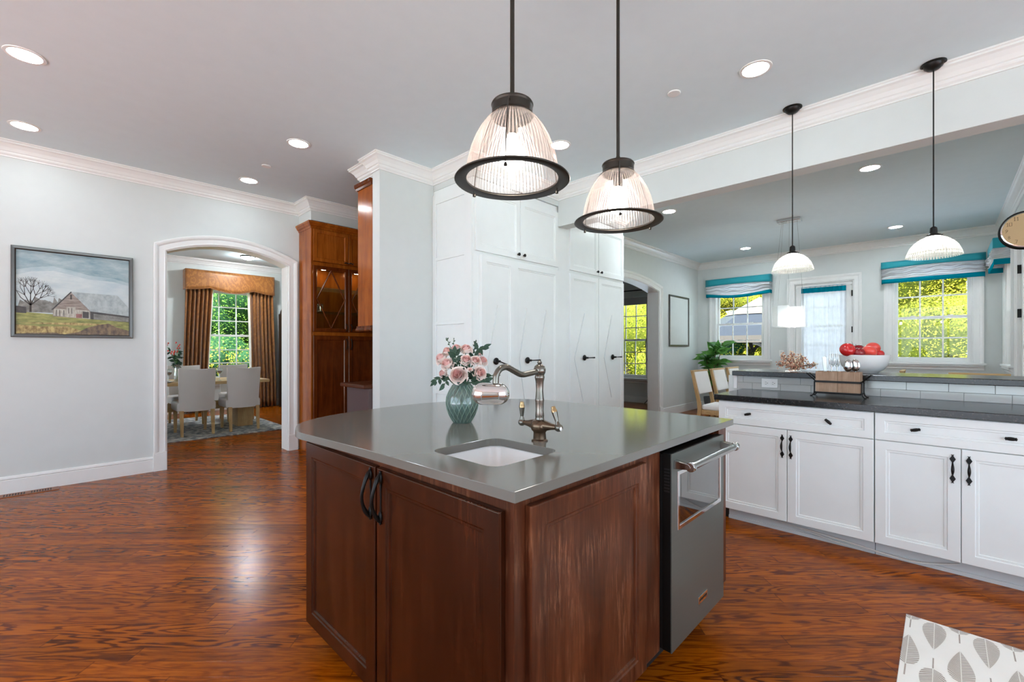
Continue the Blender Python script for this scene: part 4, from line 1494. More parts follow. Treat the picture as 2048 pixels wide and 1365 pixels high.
for i, (x0, x1) in enumerate(xs):
    mb = MB(at(x0, HY, 2.302, '-y'))
    mb.rects(x1 - x0, 2.688 - 2.302, [(0, 0), (0, 0.017), (0.003, 0.02), (0.042, 0.02), (0.05, 0.012), (0.05, 0.012)])
    d = mb.build('upper_door', M['hutch'], root)
    kx = x1 - 0.028 if i % 2 == 0 else x0 + 0.028
    mb = MB(); mb.tube([(kx - 0.022, HY - 0.022, 2.322), (kx - 0.012, HY - 0.045, 2.328), (kx, HY - 0.04, 2.322), (kx + 0.012, HY - 0.045, 2.318), (kx + 0.022, HY - 0.035, 2.326)], [0.006, 0.008, 0.005, 0.008, 0.005], 8)
    mb.build('pull', M['black'], d)
    # glazed door with lozenge bars
    mb = MB(at(x0, HY, 1.458, '-y'))
    w, h = x1 - x0, 2.252 - 1.458
    mb.rects(w, h, [(0, 0), (0, 0.017), (0.003, 0.020), (0.036, 0.020), (0.044, 0.012), (0.044, 0.0)], cap=False, back=False)
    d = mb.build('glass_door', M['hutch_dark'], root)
    mb = MB(at(x0, HY, 1.458, '-y'))
    c, e = (w / 2, 0.04), 0.044
    dia = [(w / 2, -0.012, 0.044), (w - 0.044, -0.012, h / 2), (w / 2, -0.012, h - 0.044), (0.044, -0.012, h / 2)]
    for a, b in zip(dia, dia[1:] + dia[:1]):
        mb.tube([a, b], 0.008, 6)
    mb.build('lozenge_bars', M['hutch_dark'], d)
    mb = MB(at(x0, HY, 1.458, '-y'))
    mb.face([(0.04, -0.006, 0.04), (w - 0.04, -0.006, 0.04), (w - 0.04, -0.006, h - 0.04), (0.04, -0.006, h - 0.04)])
    mb.build('glass', M['glass'], d, fix=False)
    mb = MB(); mb.tube([(kx, HY - 0.02, 1.47), (kx, HY - 0.05, 1.50), (kx, HY - 0.05, 1.53), (kx, HY - 0.02, 1.56)], [0.006, 0.005, 0.005, 0.006], 8)
    mb.build('pull', M['black'], d)
    mb = MB(at(x0, HY, 0.105, '-y'))
    mb.rects(w, 1.408 - 0.105, [(0, 0), (0, 0.017), (0.003, 0.02), (0.048, 0.02), (0.056, 0.011), (0.056, 0.011)])
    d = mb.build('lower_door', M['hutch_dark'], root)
    mb = MB(); mb.tube([(kx, HY - 0.02, 1.24), (kx, HY - 0.05, 1.27), (kx, HY - 0.05, 1.34), (kx, HY - 0.02, 1.37)], [0.006, 0.005, 0.005, 0.006], 8)
    mb.build('pull', M['black'], d)
for z in (1.70, 1.99):
    mb = MB(); mb.box(HX0 + 0.025, HX1 - 0.02, HY + 0.04, LW - 0.025, z, z + 0.008)
    mb.build('glass_shelf', M['shelf_glass'], root)
for x in (2.39, 2.83, 3.28, 3.72):
    mb = MB(); mb.lathe([(0.0, 2.2535), (0.03, 2.2535), (0.032, 2.245), (0.0, 2.244)], (x, 5.62, 0), 16, cap=False)
    mb.build('puck_light', M['puck'], root)
for k, (x, z, lab) in enumerate(((2.27, 1.708, 'short clear tumbler on the lower glass shelf of the hutch, at the left'),
                                 (2.33, 1.708, 'short clear tumbler on the lower glass shelf of the hutch, second from the left'))):
    mb = MB(); mb.lathe([(0.0, 0.004), (0.026, 0.004), (0.032, 0.10), (0.035, 0.10), (0.029, 0.0), (0.0, 0.0)], (x, 5.58, z), 16, cap=False)
    tag(mb.build('tumbler', M['clear'], fix=False), lab, 'glass', 'tumblers in the hutch')

# wood wall cabinet and base cabinet on the pantry side of the column
root = thing('wall_cabinet', 'amber wood upper cabinet end panel hanging against the back of the white column', 'cabinet', (3.0, 4.0, 1.42))
mb = MB()
mb.box(2.10, 4.0, 3.865, 4.15, 1.47, 2.80)
mb.build('carcass', M['hutch'], root, bevel=0.002)
mb = MB()
mb.sweep([(0, 0), (0.012, 0.0), (0.016, 0.02), (0.026, 0.03), (0.026, 0.06), (0, 0.06)], [(2.10, 3.866, 2.80), (2.10, 4.15, 2.80), (4.0, 4.15, 2.80)], (0, 0, 1))
mb.box(2.10, 4.0, 3.866, 4.15, 2.80, 2.858)
mb.build('cornice', M['hutch_dark'], root)
mb = MB()
mb.sweep([(0, 0), (0.016, 0.0), (0.020, 0.012), (0.012, 0.03), (0.010, 0.05), (0, 0.05)], [(2.10, 3.866, 1.42), (2.10, 4.15, 1.42), (4.0, 4.15, 1.42)], (0, 0, 1))
mb.box(2.10, 4.0, 3.866, 4.15, 1.42, 1.47)
mb.build('light_rail', M['hutch_dark'], root)
root = thing('base_cabinet', 'dark wood base cabinet of the pantry with a plum-coloured end panel behind the column', 'cabinet', (3.0, 4.1, 0))
mb = MB(); mb.box(2.06, 4.0, 3.865, 4.30, 0.0, 0.872)
mb.build('carcass', M['plum'], root, bevel=0.003)
mb = MB(); mb.box(2.015, 4.0, 3.865, 4.36, 0.874, 0.912)
tag(mb.build('countertop', M['cherry_x'], bevel=0.008), 'polished dark wood counter of the pantry jutting out left of the column', 'countertop')

# ------------------------------------------------------------------ peninsula
PX = 3.45
PP = [(0, 0), (0, 0.018), (0.002, 0.020), (0.050, 0.020), (0.053, 0.014), (0.064, 0.014), (0.067, 0.009)]


def spade_pull(x, y, zc, parent, h=0.163):
    """black spade-ended pull on a front that faces -x"""
    mb = MB()
    for sg in (1, -1):
        z = zc + sg * (h / 2 - 0.028)
        pts = [(0, -0.024), (0.0125, 0), (0.006, 0.012), (0.003, 0.017), (0.006, 0.026), (0, 0.022), (-0.006, 0.026), (-0.003, 0.017), (-0.006, 0.012), (-0.0125, 0)]
        mb.prism([(y + a, z + sg * b) for a, b in pts], 'x', x - 0.006, x)
    n = 11
    pp, rs = [], []
    for i in range(n):
        t = i / (n - 1)
        pp.append((x - 0.004 - 0.022 * math.sin(PI * t) ** 0.7, y, zc - h / 2 + 0.045 + (h - 0.09) * t))
        rs.append(0.0032 + 0.0042 * math.sin(PI * t) ** 1.5)
    mb.tube(pp, rs, 8)
    return mb.build('handle', M['black'], parent, bevel=0.0008)


def oval_knob(x, y, z, parent, rot=0.0):
    mb = MB(Matrix.Translation((x, y, z)) @ Matrix.Rotation(rot, 4, 'X'))
    mb.tube([(0, 0, 0), (-0.016, 0, 0)], 0.006, 8)
    mb.ell((-0.02, 0, 0), 0.009, 0.024, 0.0095, 14, 8)
    for yy in (-0.018, 0.018):
        mb.ell((-0.021, yy, 0), 0.0085, 0.004, 0.009, 10, 6)
    return mb.build('knob', M['black'], parent)


def base_unit(label, y1, y0, split, knobs, pulls, group=None):
    root = thing('base_cabinet', label, 'cabinet', (PX + 0.28, (y0 + y1) / 2, 0))
    mb = MB()
    mb.box(PX, 4.045, y0 + 0.0005, y1 - 0.0005, 0.10, 0.872)
    mb.build('carcass', M['cab'], root, bevel=0.001)
    mb = MB(); mb.box(PX + 0.045, 4.04, y0 + 0.001, min(y1, 1.145), 0, 0.10)
    mb.box(PX + 0.036, PX + 0.045, y0 + 0.001, min(y1, 1.145), 0, 0.022)
    mb.build('toe_kick', M['kick'], root)
    if y1 > 1.0:
        mb = MB(); mb.box(PX + 0.05, 4.04, 1.146, y1 - 0.001, 0, 0.10)  # dark box painted as the shade in the open toe recess
        mb.build('toe_gap_shade', M['dark'], root)
    g = 0.0018
    mb = MB(at(PX, y1 - g, 0.708, '-x'))
    mb.rects(y1 - y0 - 2 * g, 0.868 - 0.708, [(0, 0), (0, 0.018), (0.002, 0.020), (0.044, 0.020), (0.047, 0.014), (0.056, 0.014), (0.059, 0.009)])
    dr = mb.build('drawer', M['cab'], root)
    for ky, rot in knobs:
        oval_knob(PX - 0.009, ky, 0.787, dr, rot)
    edges = [y1] + split + [y0]
    for i, (a, b) in enumerate(zip(edges[:-1], edges[1:])):
        mb = MB(at(PX, a - g, 0.088, '-x'))
        mb.rects(a - b - 2 * g, 0.704 - 0.088, PP)
        d = mb.build('door', M['cab'], root)
        spade_pull(PX - 0.020, pulls[i], 0.593, d)
    return root


base_unit('white base cabinet at the left end of the peninsula beside the steel appliance', 1.198, 0.302, [0.757], [(0.998, -0.25), (0.528, 0.75)], [0.785, 0.735])
base_unit('white base cabinet at the right end of the peninsula above the leaf-print runner', 0.300, -0.435, [-0.066], [(0.118, -0.25), (-0.246, 0.0)], [-0.033, -0.096])
mb = MB(); mb.box(PX - 0.01, 4.045, RY + 0.002, -0.436, 0.0, 0.872)
tag(mb.build('filler_panel', M['cab'], bevel=0.002), 'plain white filler panel closing the peninsula against the right wall', 'panel')
# loose cable lying along the toe kick
mb = MB()
mb.tube(catmull([(PX + 0.030, 0.86, 0.06), (PX + 0.030, 0.86, 0.06), (PX + 0.022, 0.70, 0.055), (PX + 0.012, 0.52, 0.047), (PX + 0.010, 0.35, 0.034), (PX + 0.010, 0.17, 0.018), (PX + 0.02, 0.05, 0.03), (PX + 0.033, -0.06, 0.062), (PX + 0.033, -0.06, 0.062)], 6), 0.0035, 7)
mb.tube(catmull([(PX + 0.030, 0.99, 0.085), (PX + 0.030, 0.99, 0.085), (PX + 0.026, 0.84, 0.075), (PX + 0.020, 0.66, 0.045), (PX + 0.016, 0.50, 0.025), (PX + 0.03, 0.36, 0.006), (PX + 0.03, 0.36, 0.006)], 6), 0.0025, 7)
tag(mb.build('cable', M['cable']), 'loose pale cable sagging along the toe kick of the white peninsula cabinets', 'cable')
mb = MB(); mb.box(3.405, 4.045, RY + 0.002, 1.222, 0.874, CTZ)
tag(mb.build('countertop', M['granite'], bevel=0.003), 'black granite worktop on the white peninsula cabinets', 'countertop')

# raised bar: low wall, tiles, outlet, granite ledge
mb = MB(); mb.box(4.062, 4.26, RY + 0.002, 1.335, 0.0, 1.024)
struct(mb.build('wall_bar', M['wall']))
mb = MB(); mb.box(4.0475, 4.062, 1.262, 1.290, CTZ, 1.024)
struct(mb.build('trim_11', M['trim'], bevel=0.002))
tr = thing('tile_splash', 'two rows of pale grey rectangular tiles between the two black granite ledges', 'tiles', (4.055, 0.3, CTZ))
mb = MB()
zt = [(CTZ + 0.001, CTZ + 0.053), (CTZ + 0.055, 1.0225)]
for r, (za, zb) in enumerate(zt):
    y = 1.258 - (0.0 if r == 0 else 0.0)
    first = True
    off = 0.115 if r == 0 else 0.045
    y1 = 1.260
    yn = y1 - off
    while y1 > RY + 0.01:
        yb = max(yn, RY + 0.004)
        mb.box(4.051, 4.0615, yb + 0.001, y1 - 0.001, za, zb)
        y1 = yb
        yn = y1 - 0.1525 * 1.35
mb.build('tiles', M['tile'], tr, bevel=0.0012)
mb = MB(); mb.box(4.0545, 4.0618, RY + 0.003, 1.261, CTZ + 0.0005, 1.0228)
mb.build('grout', M['grout'], tr)
root = thing('outlet', 'white double power outlet lying sideways in the grey tiles', 'outlet', (4.047, 1.02, 0.95))
mb = MB(); mb.box(4.043, 4.0508, 0.958, 1.073, 0.935, 1.007)
mb.build('plate', M['white'], root, bevel=0.002)
for yc in (0.990, 1.041):
    mb = MB()
    mb.box(4.0415, 4.043, yc - 0.018, yc + 0.018, 0.952, 0.990)
    so = mb.build('socket', M['trim'], root, bevel=0.0005)
    mb = MB()
    for zz in (0.963, 0.979):
        mb.box(4.0411, 4.0416, yc - 0.004, yc + 0.006, zz - 0.0012, zz + 0.0012)
    mb.lathe([(0.0028, 0), (0.0028, 0.0006)], (4.0410, yc - 0.011, 0.971), 10, ax='x')
    mb.build('slots', M['dark'], so)
mb = MB(); mb.box(3.998, 4.56, RY + 0.002, 1.288, 1.0245, 1.064)
tag(mb.build('bar_ledge', M['granite'], bevel=0.004), 'raised black granite bar ledge carrying the fruit bowl and berry branches', 'ledge')
# ------------------------------------------------------------------ lamps
SEG = 72


def big_pendant(x, y, a0, label):
    root = thing('pendant_lamp', label, 'lamp', (x, y, 1.85), 'ribbed glass pendants over the island')
    mb = MB()
    mb.lathe([(0.060, CH - 0.001), (0.060, CH - 0.012), (0.045, CH - 0.030), (0.012, CH - 0.036)], (x, y, 0), 24)
    mb.build('canopy', M['bronze'], root)
    mb = MB()
    mb.tube([(x, y, 2.155), (x, y, CH - 0.03)], 0.0082, 12)
    mb.lathe([(0.009, 2.134), (0.013, 2.140), (0.013, 2.152), (0.009, 2.166)], (x, y, 0), 16)
    mb.build('rod', M['bronze'], root)
    mb = MB()
    mb.lathe([(0.004, 2.139), (0.060, 2.135), (0.073, 2.131), (0.076, 2.125), (0.073, 2.119), (0.073, 2.092), (0.077, 2.086), (0.073, 2.080), (0.066, 2.080), (0.066, 2.12), (0.004, 2.124)], (x, y, 0), 40, cap=False)
    mb.build('cap', M['bronze'], root, ang=22)
    mb = MB()
    prof = [(0.066, 2.090), (0.076, 2.082), (0.096, 2.062), (0.116, 2.034), (0.133, 2.002), (0.147, 1.966), (0.157, 1.930), (0.163, 1.895), (0.166, 1.858)]
    mb.lathe(prof, (x, y, 0), 216, rib=0.010, ribn=SEG, cap=False)
    mb.build('glass_shade', M['ribbed'], root, fix=False)
    mb = MB()
    mb.lathe([(0.165, 1.857), (0.204, 1.851), (0.207, 1.854), (0.204, 1.858), (0.165, 1.864), (0.165, 1.857)], (x, y, 0), 64, cap=False)
    rim = mb.build('rim', M['bronze'], root, fix=False)
    mb = MB()
    mb.lathe([(0.022, 2.08), (0.024, 2.06), (0.021, 2.03), (0.016, 2.02)], (x, y, 0), 20)
    mb.build('socket', M['bronze'], root)
    mb = MB()
    mb.lathe([(0.014, 2.02), (0.020, 2.005), (0.038, 1.975), (0.046, 1.945), (0.044, 1.925), (0.032, 1.906), (0.0, 1.898)], (x, y, 0), 20)
    mb.build('bulb', M['bulb_big'], root)
    for k in range(3):
        a = a0 + 2 * PI * k / 3
        ca, sa = math.cos(a), math.sin(a)
        pr = catmull([(0.073, 2.104), (0.073, 2.104), (0.084, 2.108), (0.098, 2.100), (0.122, 2.064), (0.150, 2.005), (0.172, 1.93), (0.182, 1.862), (0.182, 1.838), (0.182, 1.838)], 4)
        mb = MB()
        mb.tube([(x + r * ca, y + r * sa, z) for r, z in pr], 0.0020, 6)
        mb.lathe([(0.0, 1.832), (0.006, 1.834), (0.006, 1.842), (0.003, 1.846)], (x + 0.182 * ca, y + 0.182 * sa, 0), 10)
        mb.build('wire_clip', M['bronze'], root)
    return root


VD = R(YAW + 180)
big_pendant(1.152, 1.115, VD - 0.12, 'large ribbed glass pendant with dark rim, the nearer of the two over the island')
big_pendant(1.876, 1.115, R(210.7) + 0.05, 'large ribbed glass pendant with dark rim farther along the island, before the tall cabinets')


def small_pendant(x, y, label):
    root = thing('pendant_lamp', label, 'lamp', (x, y, 1.82), 'small glass pendants over the bar')
    mb = MB()
    mb.lathe([(0.062, CH - 0.001), (0.062, CH - 0.006), (0.054, CH - 0.010), (0.050, CH - 0.008), (0.046, CH - 0.022), (0.030, CH - 0.038), (0.008, CH - 0.044)], (x, y, 0), 28)
    mb.build('canopy', M['black'], root)
    mb = MB(); mb.tube([(x, y, 2.0), (x, y, CH - 0.03)], 0.0036, 8)
    mb.build('cord', M['black'], root)
    mb = MB()
    mb.lathe([(0.008, 2.012), (0.017, 2.004), (0.019, 1.985), (0.019, 1.970), (0.024, 1.966), (0.034, 1.960), (0.036, 1.950), (0.030, 1.950), (0.0, 1.955)], (x, y, 0), 22)
    for a in (0.4, 2.5, 4.6):
        mb.tube([(x + 0.030 * math.cos(a), y + 0.030 * math.sin(a), 1.955), (x + 0.044 * math.cos(a), y + 0.044 * math.sin(a), 1.955)], 0.003, 6)
    mb.build('lamp_holder', M['black'], root)
    mb = MB()
    mb.lathe([(0.031, 1.953), (0.040, 1.946), (0.066, 1.934), (0.092, 1.912), (0.112, 1.885), (0.124, 1.855), (0.1275, 1.846), (0.132, 1.826)], (x, y, 0), 180, rib=0.012, ribn=60, cap=False)
    sh = mb.build('glass_shade', M['ribbed_w'], root, fix=False)
    mb = MB(); mb.lathe([(0.127, 1.847), (0.1295, 1.845), (0.127, 1.843)], (x, y, 0), 48, cap=False)
    mb.build('shade_band', M['grout'], sh)
    mb = MB(); mb.lathe([(0.012, 1.95), (0.014, 1.935), (0.026, 1.905), (0.027, 1.890), (0.018, 1.872), (0.0, 1.868)], (x, y, 0), 18)
    mb.build('bulb', M['bulb_small'], root)


small_pendant(3.807, 0.805, 'small glass dome pendant over the bar, hanging left in front of the garden door')
small_pendant(3.826, 0.048, 'small glass dome pendant over the bar, hanging in front of the right teal valance')

DL = [(-0.113, 3.997, 'recessed ceiling light at the picture wall side, nearest the camera on the far left'),
      (-0.151, 5.272, 'recessed ceiling light right above the barn picture, near the left wall crown'),
      (1.487, 4.016, 'recessed ceiling light between the column and the dining arch, the larger of the middle pair'),
      (1.45, 5.274, 'recessed ceiling light above the top of the dining room arch'),
      (3.113, 0.861, 'recessed ceiling light near the kitchen side of the beam, right of the rods'),
      (3.086, 2.407, 'recessed ceiling light seen beside the nearer big pendant, before the tall cabinets'),
      (5.6, 0.524, 'recessed light in the nook ceiling just beyond the beam, between the two small pendants'),
      (8.567, 0.51, 'recessed light in the nook ceiling close to the crown over the right window'),
      (8.551, 2.527, 'recessed light in the nook ceiling above the left teal valance'),
      (5.561, 2.558, 'recessed light in the nook ceiling right of the farther big pendant')]
for x, y, lab in DL:
    root = thing('ceiling_light', lab, 'light', (x, y, CH - 0.006), 'recessed ceiling lights')
    mb = MB(); mb.lathe([(0.074, CH - 0.0005), (0.094, CH - 0.0005), (0.092, CH - 0.005), (0.076, CH - 0.006), (0.074, CH - 0.002)], (x, y, 0), 32, cap=False)
    mb.build('trim_ring', M['trim'], root)
    mb = MB(); mb.lathe([(0.0, CH - 0.004), (0.0755, CH - 0.004), (0.0755, CH - 0.001), (0.0, CH - 0.001)], (x, y, 0), 28, cap=False)
    mb.build('diffuser', M['down_nook' if x > 4 else 'down'], root)
for x, y, lab in ((1.454, 4.734, 'flat white sprinkler cover on the ceiling between the two lights near the dining arch'), (3.011, 1.349, 'flat white round cover on the ceiling left of the beam')):
    mb = MB(); mb.lathe([(0.0, CH - 0.008), (0.040, CH - 0.008), (0.043, CH - 0.005), (0.043, CH - 0.0005), (0.0, CH - 0.0005)], (x, y, 0), 28, cap=False)
    tag(mb.build('ceiling_disc', M['trim']), lab, 'cover', 'ceiling covers')

x, y = 2.626, 9.62
root = thing('flush_light', 'small round flush ceiling light in the dining room seen through the arch', 'light', (x, y, CH - 0.06))
mb = MB(); mb.lathe([(0.125, CH - 0.001), (0.128, CH - 0.018), (0.118, CH - 0.024), (0.110, CH - 0.02)], (x, y, 0), 30)
mb.build('rim', M['black'], root)
mb = MB(); mb.lathe([(0.110, CH - 0.022), (0.100, CH - 0.045), (0.06, CH - 0.062), (0.0, CH - 0.068)], (x, y, 0), 26, cap=False)
mb.build('dome', M['dome'], root)

# glass panel chandelier over the breakfast table
x, y = 7.06, 1.53
root = thing('chandelier', 'modern hanging lamp of frosted glass panels on thin wires over the nook table', 'lamp', (x, y, 1.54))
mb = MB(); mb.box(x - 0.07, x + 0.07, y - 0.14, y + 0.14, CH - 0.035, CH - 0.0005)
mb.build('canopy', M['chrome'], root, bevel=0.004)
pan = []
mb = MB()
mb.box(x - 0.20, x + 0.10, y + 0.155, y + 0.165, 1.555, 1.84)
mb.build('glass_panel', M['frost_clear'], root, bevel=0.002)
mb = MB(); mb.box(x - 0.10, x - 0.09, y - 0.02, y + 0.12, 1.56, 1.845)
mb.build('glass_panel', M['frost'], root, bevel=0.002)
mb = MB(); mb.prism([(x - 0.17 + 0.012 * math.cos(a) - 0.012, y - 0.12 + 0.10 * math.sin(a)) for a in [R(d) for d in range(-90, 91, 15)]][:], 'z', 1.553, 1.815)
mb.build('glass_panel', M['frost'], root)
mb = MB(); mb.box(x - 0.16, x + 0.12, y - 0.20, y + 0.15, 1.545, 1.553)
mb.build('base_plate', M['frost'], root, bevel=0.002)
mb = MB(); mb.lathe([(0.02, 1.58), (0.024, 1.60), (0.024, 1.70), (0.0, 1.72)], (x - 0.04, y - 0.05, 0), 14)
mb.build('lamp', M['lamp_core'], root)
for xx, yy, zz in ((x - 0.18, y + 0.16, 1.84), (x + 0.08, y + 0.16, 1.84), (x - 0.095, y - 0.01, 1.845), (x - 0.165, y - 0.2, 1.815)):
    mb = MB(); mb.tube([(xx, yy, zz), (x + (xx - x) * 0.25, y + (yy - y) * 0.5, CH - 0.03)], 0.0016, 5)
    mb.build('wire', M['steel'], root)

# ------------------------------------------------------------------ clock on a bracket
cx, cy, cz, cr = 5.05, -0.436, 2.135, 0.135
root = thing('wall_clock', 'round black-rimmed clock with tan face jutting from the right wall on a bracket', 'clock', (cx, cy, cz - cr))
mb = MB(); mb.lathe([(cr - 0.012, -0.035), (cr, -0.030), (cr, -0.020), (cr - 0.004, -0.016), (cr - 0.004, 0.016), (cr, 0.020), (cr, 0.030), (cr - 0.012, 0.035)], (cx, cy, cz), 48, ax='x')
mb.build('case', M['chrome'], root)
mb = MB()
for xx in (-0.034, -0.018, 0.018, 0.034):
    mb.tube([(cx + xx, cy + cr * math.cos(R(a)), cz + cr * math.sin(R(a))) for a in range(0, 360, 8)], 0.0045, 6, closed=True)
mb.build('rim', M['black'], root)
mb = MB(); mb.lathe([(0.0, -0.0365), (cr - 0.013, -0.0365), (cr - 0.013, -0.034), (0, -0.034)], (cx, cy, cz), 40, cap=False, ax='x')
dial = mb.build('dial', M['clock_face'], root)
mb = MB()
mb.tube([(cx, cy, cz + cr), (cx, cy - 0.02, cz + cr + 0.02), (cx, cy - 0.08, cz + cr + 0.012), (cx, RY + 0.005, cz + cr + 0.03)], 0.006, 8)
mb.box(cx - 0.02, cx + 0.02, RY + 0.001, RY + 0.008, cz + 0.05, cz + cr + 0.08)
mb.build('bracket', M['black'], root)
DIG = {'0': [[(0, 0), (1, 0), (1, 2), (0, 2), (0, 0)]], '1': [[(0.2, 1.6), (0.5, 2), (0.5, 0)], [(0.15, 0), (0.85, 0)]], '2': [[(0, 1.6), (0.2, 2), (0.9, 2), (1, 1.5), (0, 0), (1, 0)]], '3': [[(0, 2), (1, 2), (0.4, 1.2), (1, 0.8), (0.9, 0.1), (0, 0)]],
       '4': [[(0.8, 0), (0.8, 2), (0, 0.6), (1, 0.6)]], '5': [[(1, 2), (0.1, 2), (0, 1.1), (0.8, 1.2), (1, 0.6), (0.7, 0), (0, 0.1)]], '6': [[(0.9, 2), (0.1, 1), (0, 0.4), (0.5, 0), (1, 0.5), (0.5, 1), (0.05, 0.7)]],
       '7': [[(0, 2), (1, 2), (0.4, 0)]], '8': [[(0.5, 1.05), (0.1, 1.5), (0.5, 2), (0.9, 1.5), (0.5, 1.05), (0, 0.5), (0.5, 0), (1, 0.5), (0.5, 1.05)]], '9': [[(0.1, 0), (0.9, 1), (1, 1.6), (0.5, 2), (0, 1.5), (0.5, 1), (0.95, 1.3)]]}
mb = MB()
for hnum in range(1, 13):
    a = R(90 - hnum * 30)
    ny, nz = cy - (cr * 0.73) * math.cos(a), cz + (cr * 0.73) * math.sin(a)
    txt = str(hnum)
    w = 0.0125
    for i, ch in enumerate(txt):
        ox = (i - (len(txt) - 1) / 2) * 0.0155
        for st in DIG[ch]:
            mb.tube([(cx - 0.0372, ny - (ox + (px - 0.5) * w), nz + (pz - 1) * 0.0125) for px, pz in st], 0.0011, 5)
    b = (cr * 0.86)
    mb.ell((cx - 0.037, cy - b * math.cos(a), cz + b * math.sin(a)), 0.0006, 0.0018, 0.0018, 6, 4)
mb.build('numerals', M['numeral'], dial)
mb = MB()
mb.tube([(cx - 0.039, cy, cz), (cx - 0.039, cy - 0.05, cz + 0.035)], [0.0035, 0.001], 5)
mb.tube([(cx - 0.040, cy, cz), (cx - 0.040, cy - 0.055, cz - 0.065)], [0.003, 0.001], 5)
mb.build('hands', M['black'], root)

# ------------------------------------------------------------------ pictures
px0, px1, pz0, pz1, py = -0.246, 0.559, 1.352, 2.146, LW - 0.002
FRM = [(-0.030, 0.0), (-0.030, 0.018), (-0.022, 0.026), (-0.004, 0.028), (0.0, 0.024), (0.0, 0.0)]
root = thing('framed_picture', 'framed picture of a weathered barn and bare tree on the left wall', 'picture', ((px0 + px1) / 2, py, pz0))
mb = MB()
mb.sweep(FRM, [(px0, py, pz0), (px0, py, pz1), (px1, py, pz1), (px1, py, pz0)], (0, -1, 0), closed=True)
mb.build('frame', M['pewter'], root)
ix0, iz0, iw, ih = px0 + 0.03, pz0 + 0.03, px1 - px0 - 0.06, pz1 - pz0 - 0.06
mats = ['pic_sky', 'pic_sky2', 'pic_grass', 'pic_straw', 'pic_shrub', 'pic_boards', 'pic_roof', 'pic_pale', 'pic_dark', 'pic_red', 'pic_wood', 'pic_twig', 'pic_mid']
mb = MB()
lay = [0]


def poly(mat, pts):
    lay[0] += mat != 'pic_twig'
    mb.m = mats.index(mat)
    yy = py - 0.006 - lay[0] * 0.00016
    mb.face([(ix0 + iw * a, yy, iz0 + ih * b) for a, b in pts])


poly('pic_sky', [(0, 0), (1, 0), (1, 1), (0, 1)])
poly('pic_mid', [(0, 0.4), (1, 0.4), (1, 0.70), (0.85, 0.745), (0.62, 0.76), (0.47, 0.80), (0.3, 0.835), (0.12, 0.80), (0, 0.76)])
poly('pic_sky2', [(0, 0.25), (1, 0.25), (1, 0.66), (0.85, 0.70), (0.6, 0.71), (0.45, 0.75), (0.3, 0.78), (0.12, 0.75), (0, 0.70)])
rnd = random.Random(4)
for k in range(9):
    poly('pic_wood', [(0.04 * k, 0.26), (0.04 * k + 0.08, 0.26), (0.04 * k + 0.07, 0.36 + 0.07 * rnd.random()), (0.04 * k + 0.03, 0.40 + 0.06 * rnd.random())])


def branch(x, z, a, L, w, d):
    x2, z2 = x + L * math.cos(a) * 0.8, z + L * math.sin(a)
    if x2 < 0.0 or x2 > 1:
        return
    nx, nz = -math.sin(a) * w, math.cos(a) * w
    poly('pic_twig', [(x - nx, z - nz), (x + nx, z + nz), (x2 + nx * 0.6, z2 + nz * 0.6), (x2 - nx * 0.6, z2 - nz * 0.6)])
    if d:
        for s in ((-0.42, 0.36), (0.05, -0.10))[:2] + ((0.55,),):
            branch(x2, z2, a + s[0] + rnd.uniform(-0.15, 0.15), L * rnd.uniform(0.62, 0.78), w * 0.6, d - 1)


branch(0.115, 0.26, PI / 2, 0.10, 0.010, 0)
for a in (0.62, 1.05, 1.45, 1.9, 2.3):
    branch(0.115, 0.345, a + 0.12, 0.13, 0.0055, 3)
poly('pic_grass', [(0, 0), (1, 0), (1, 0.20), (0.7, 0.215), (0.35, 0.24), (0, 0.265)])
poly('pic_boards', [(0.30, 0.22), (0.63, 0.20), (0.63, 0.31), (0.455, 0.53), (0.30, 0.31)])
poly('pic_pale', [(0.30, 0.23), (0.63, 0.20), (0.62, 0.31), (0.31, 0.315)])
poly('pic_pale', [(0.415, 0.215), (0.495, 0.213), (0.495, 0.345), (0.415, 0.345)])
poly('pic_red', [(0.50, 0.212), (0.555, 0.21), (0.555, 0.26), (0.50, 0.262)])
poly('pic_dark', [(0.56, 0.212), (0.615, 0.21), (0.615, 0.29), (0.56, 0.295)])
for a in (0.325, 0.355, 0.39):
    poly('pic_dark', [(a, 0.225), (a + 0.006, 0.225), (a + 0.006, 0.30), (a, 0.30)])
for a in (0.432, 0.46):
    poly('pic_dark', [(a, 0.26), (a + 0.006, 0.26), (a + 0.006, 0.33), (a, 0.33)])
poly('pic_dark', [(0.448, 0.44), (0.464, 0.44), (0.464, 0.50), (0.448, 0.50)])
poly('pic_dark', [(0.63, 0.20), (1, 0.175), (1, 0.30), (0.63, 0.31)])
poly('pic_wood', [(0.66, 0.20), (1, 0.18), (1, 0.235), (0.66, 0.27)])
poly('pic_roof', [(0.455, 0.535), (0.885, 0.525), (1.0, 0.37), (1.0, 0.255), (0.63, 0.30)])
poly('pic_dark', [(0.285, 0.30), (0.455, 0.54), (0.462, 0.53), (0.30, 0.30)])
poly('pic_dark', [(0, 0.25), (0.08, 0.245), (0.08, 0.32), (0, 0.33)])
poly('pic_straw', [(0, 0), (1, 0), (1, 0.03), (0.55, 0.05), (0.42, 0.10), (0.2, 0.09), (0, 0.11)])
poly('pic_straw', [(0, 0.13), (0.5, 0.115), (0.98, 0.13), (0.5, 0.15)])
poly('pic_shrub', [(0.40, 0), (1, 0), (1, 0.06), (0.88, 0.10), (0.8, 0.15), (0.72, 0.13), (0.62, 0.10), (0.52, 0.03)])
poly('pic_shrub', [(0, 0), (0.4, 0), (0.3, 0.02), (0.1, 0.012)])
mb.build('print', [M[k] for k in mats], root, fix=False)

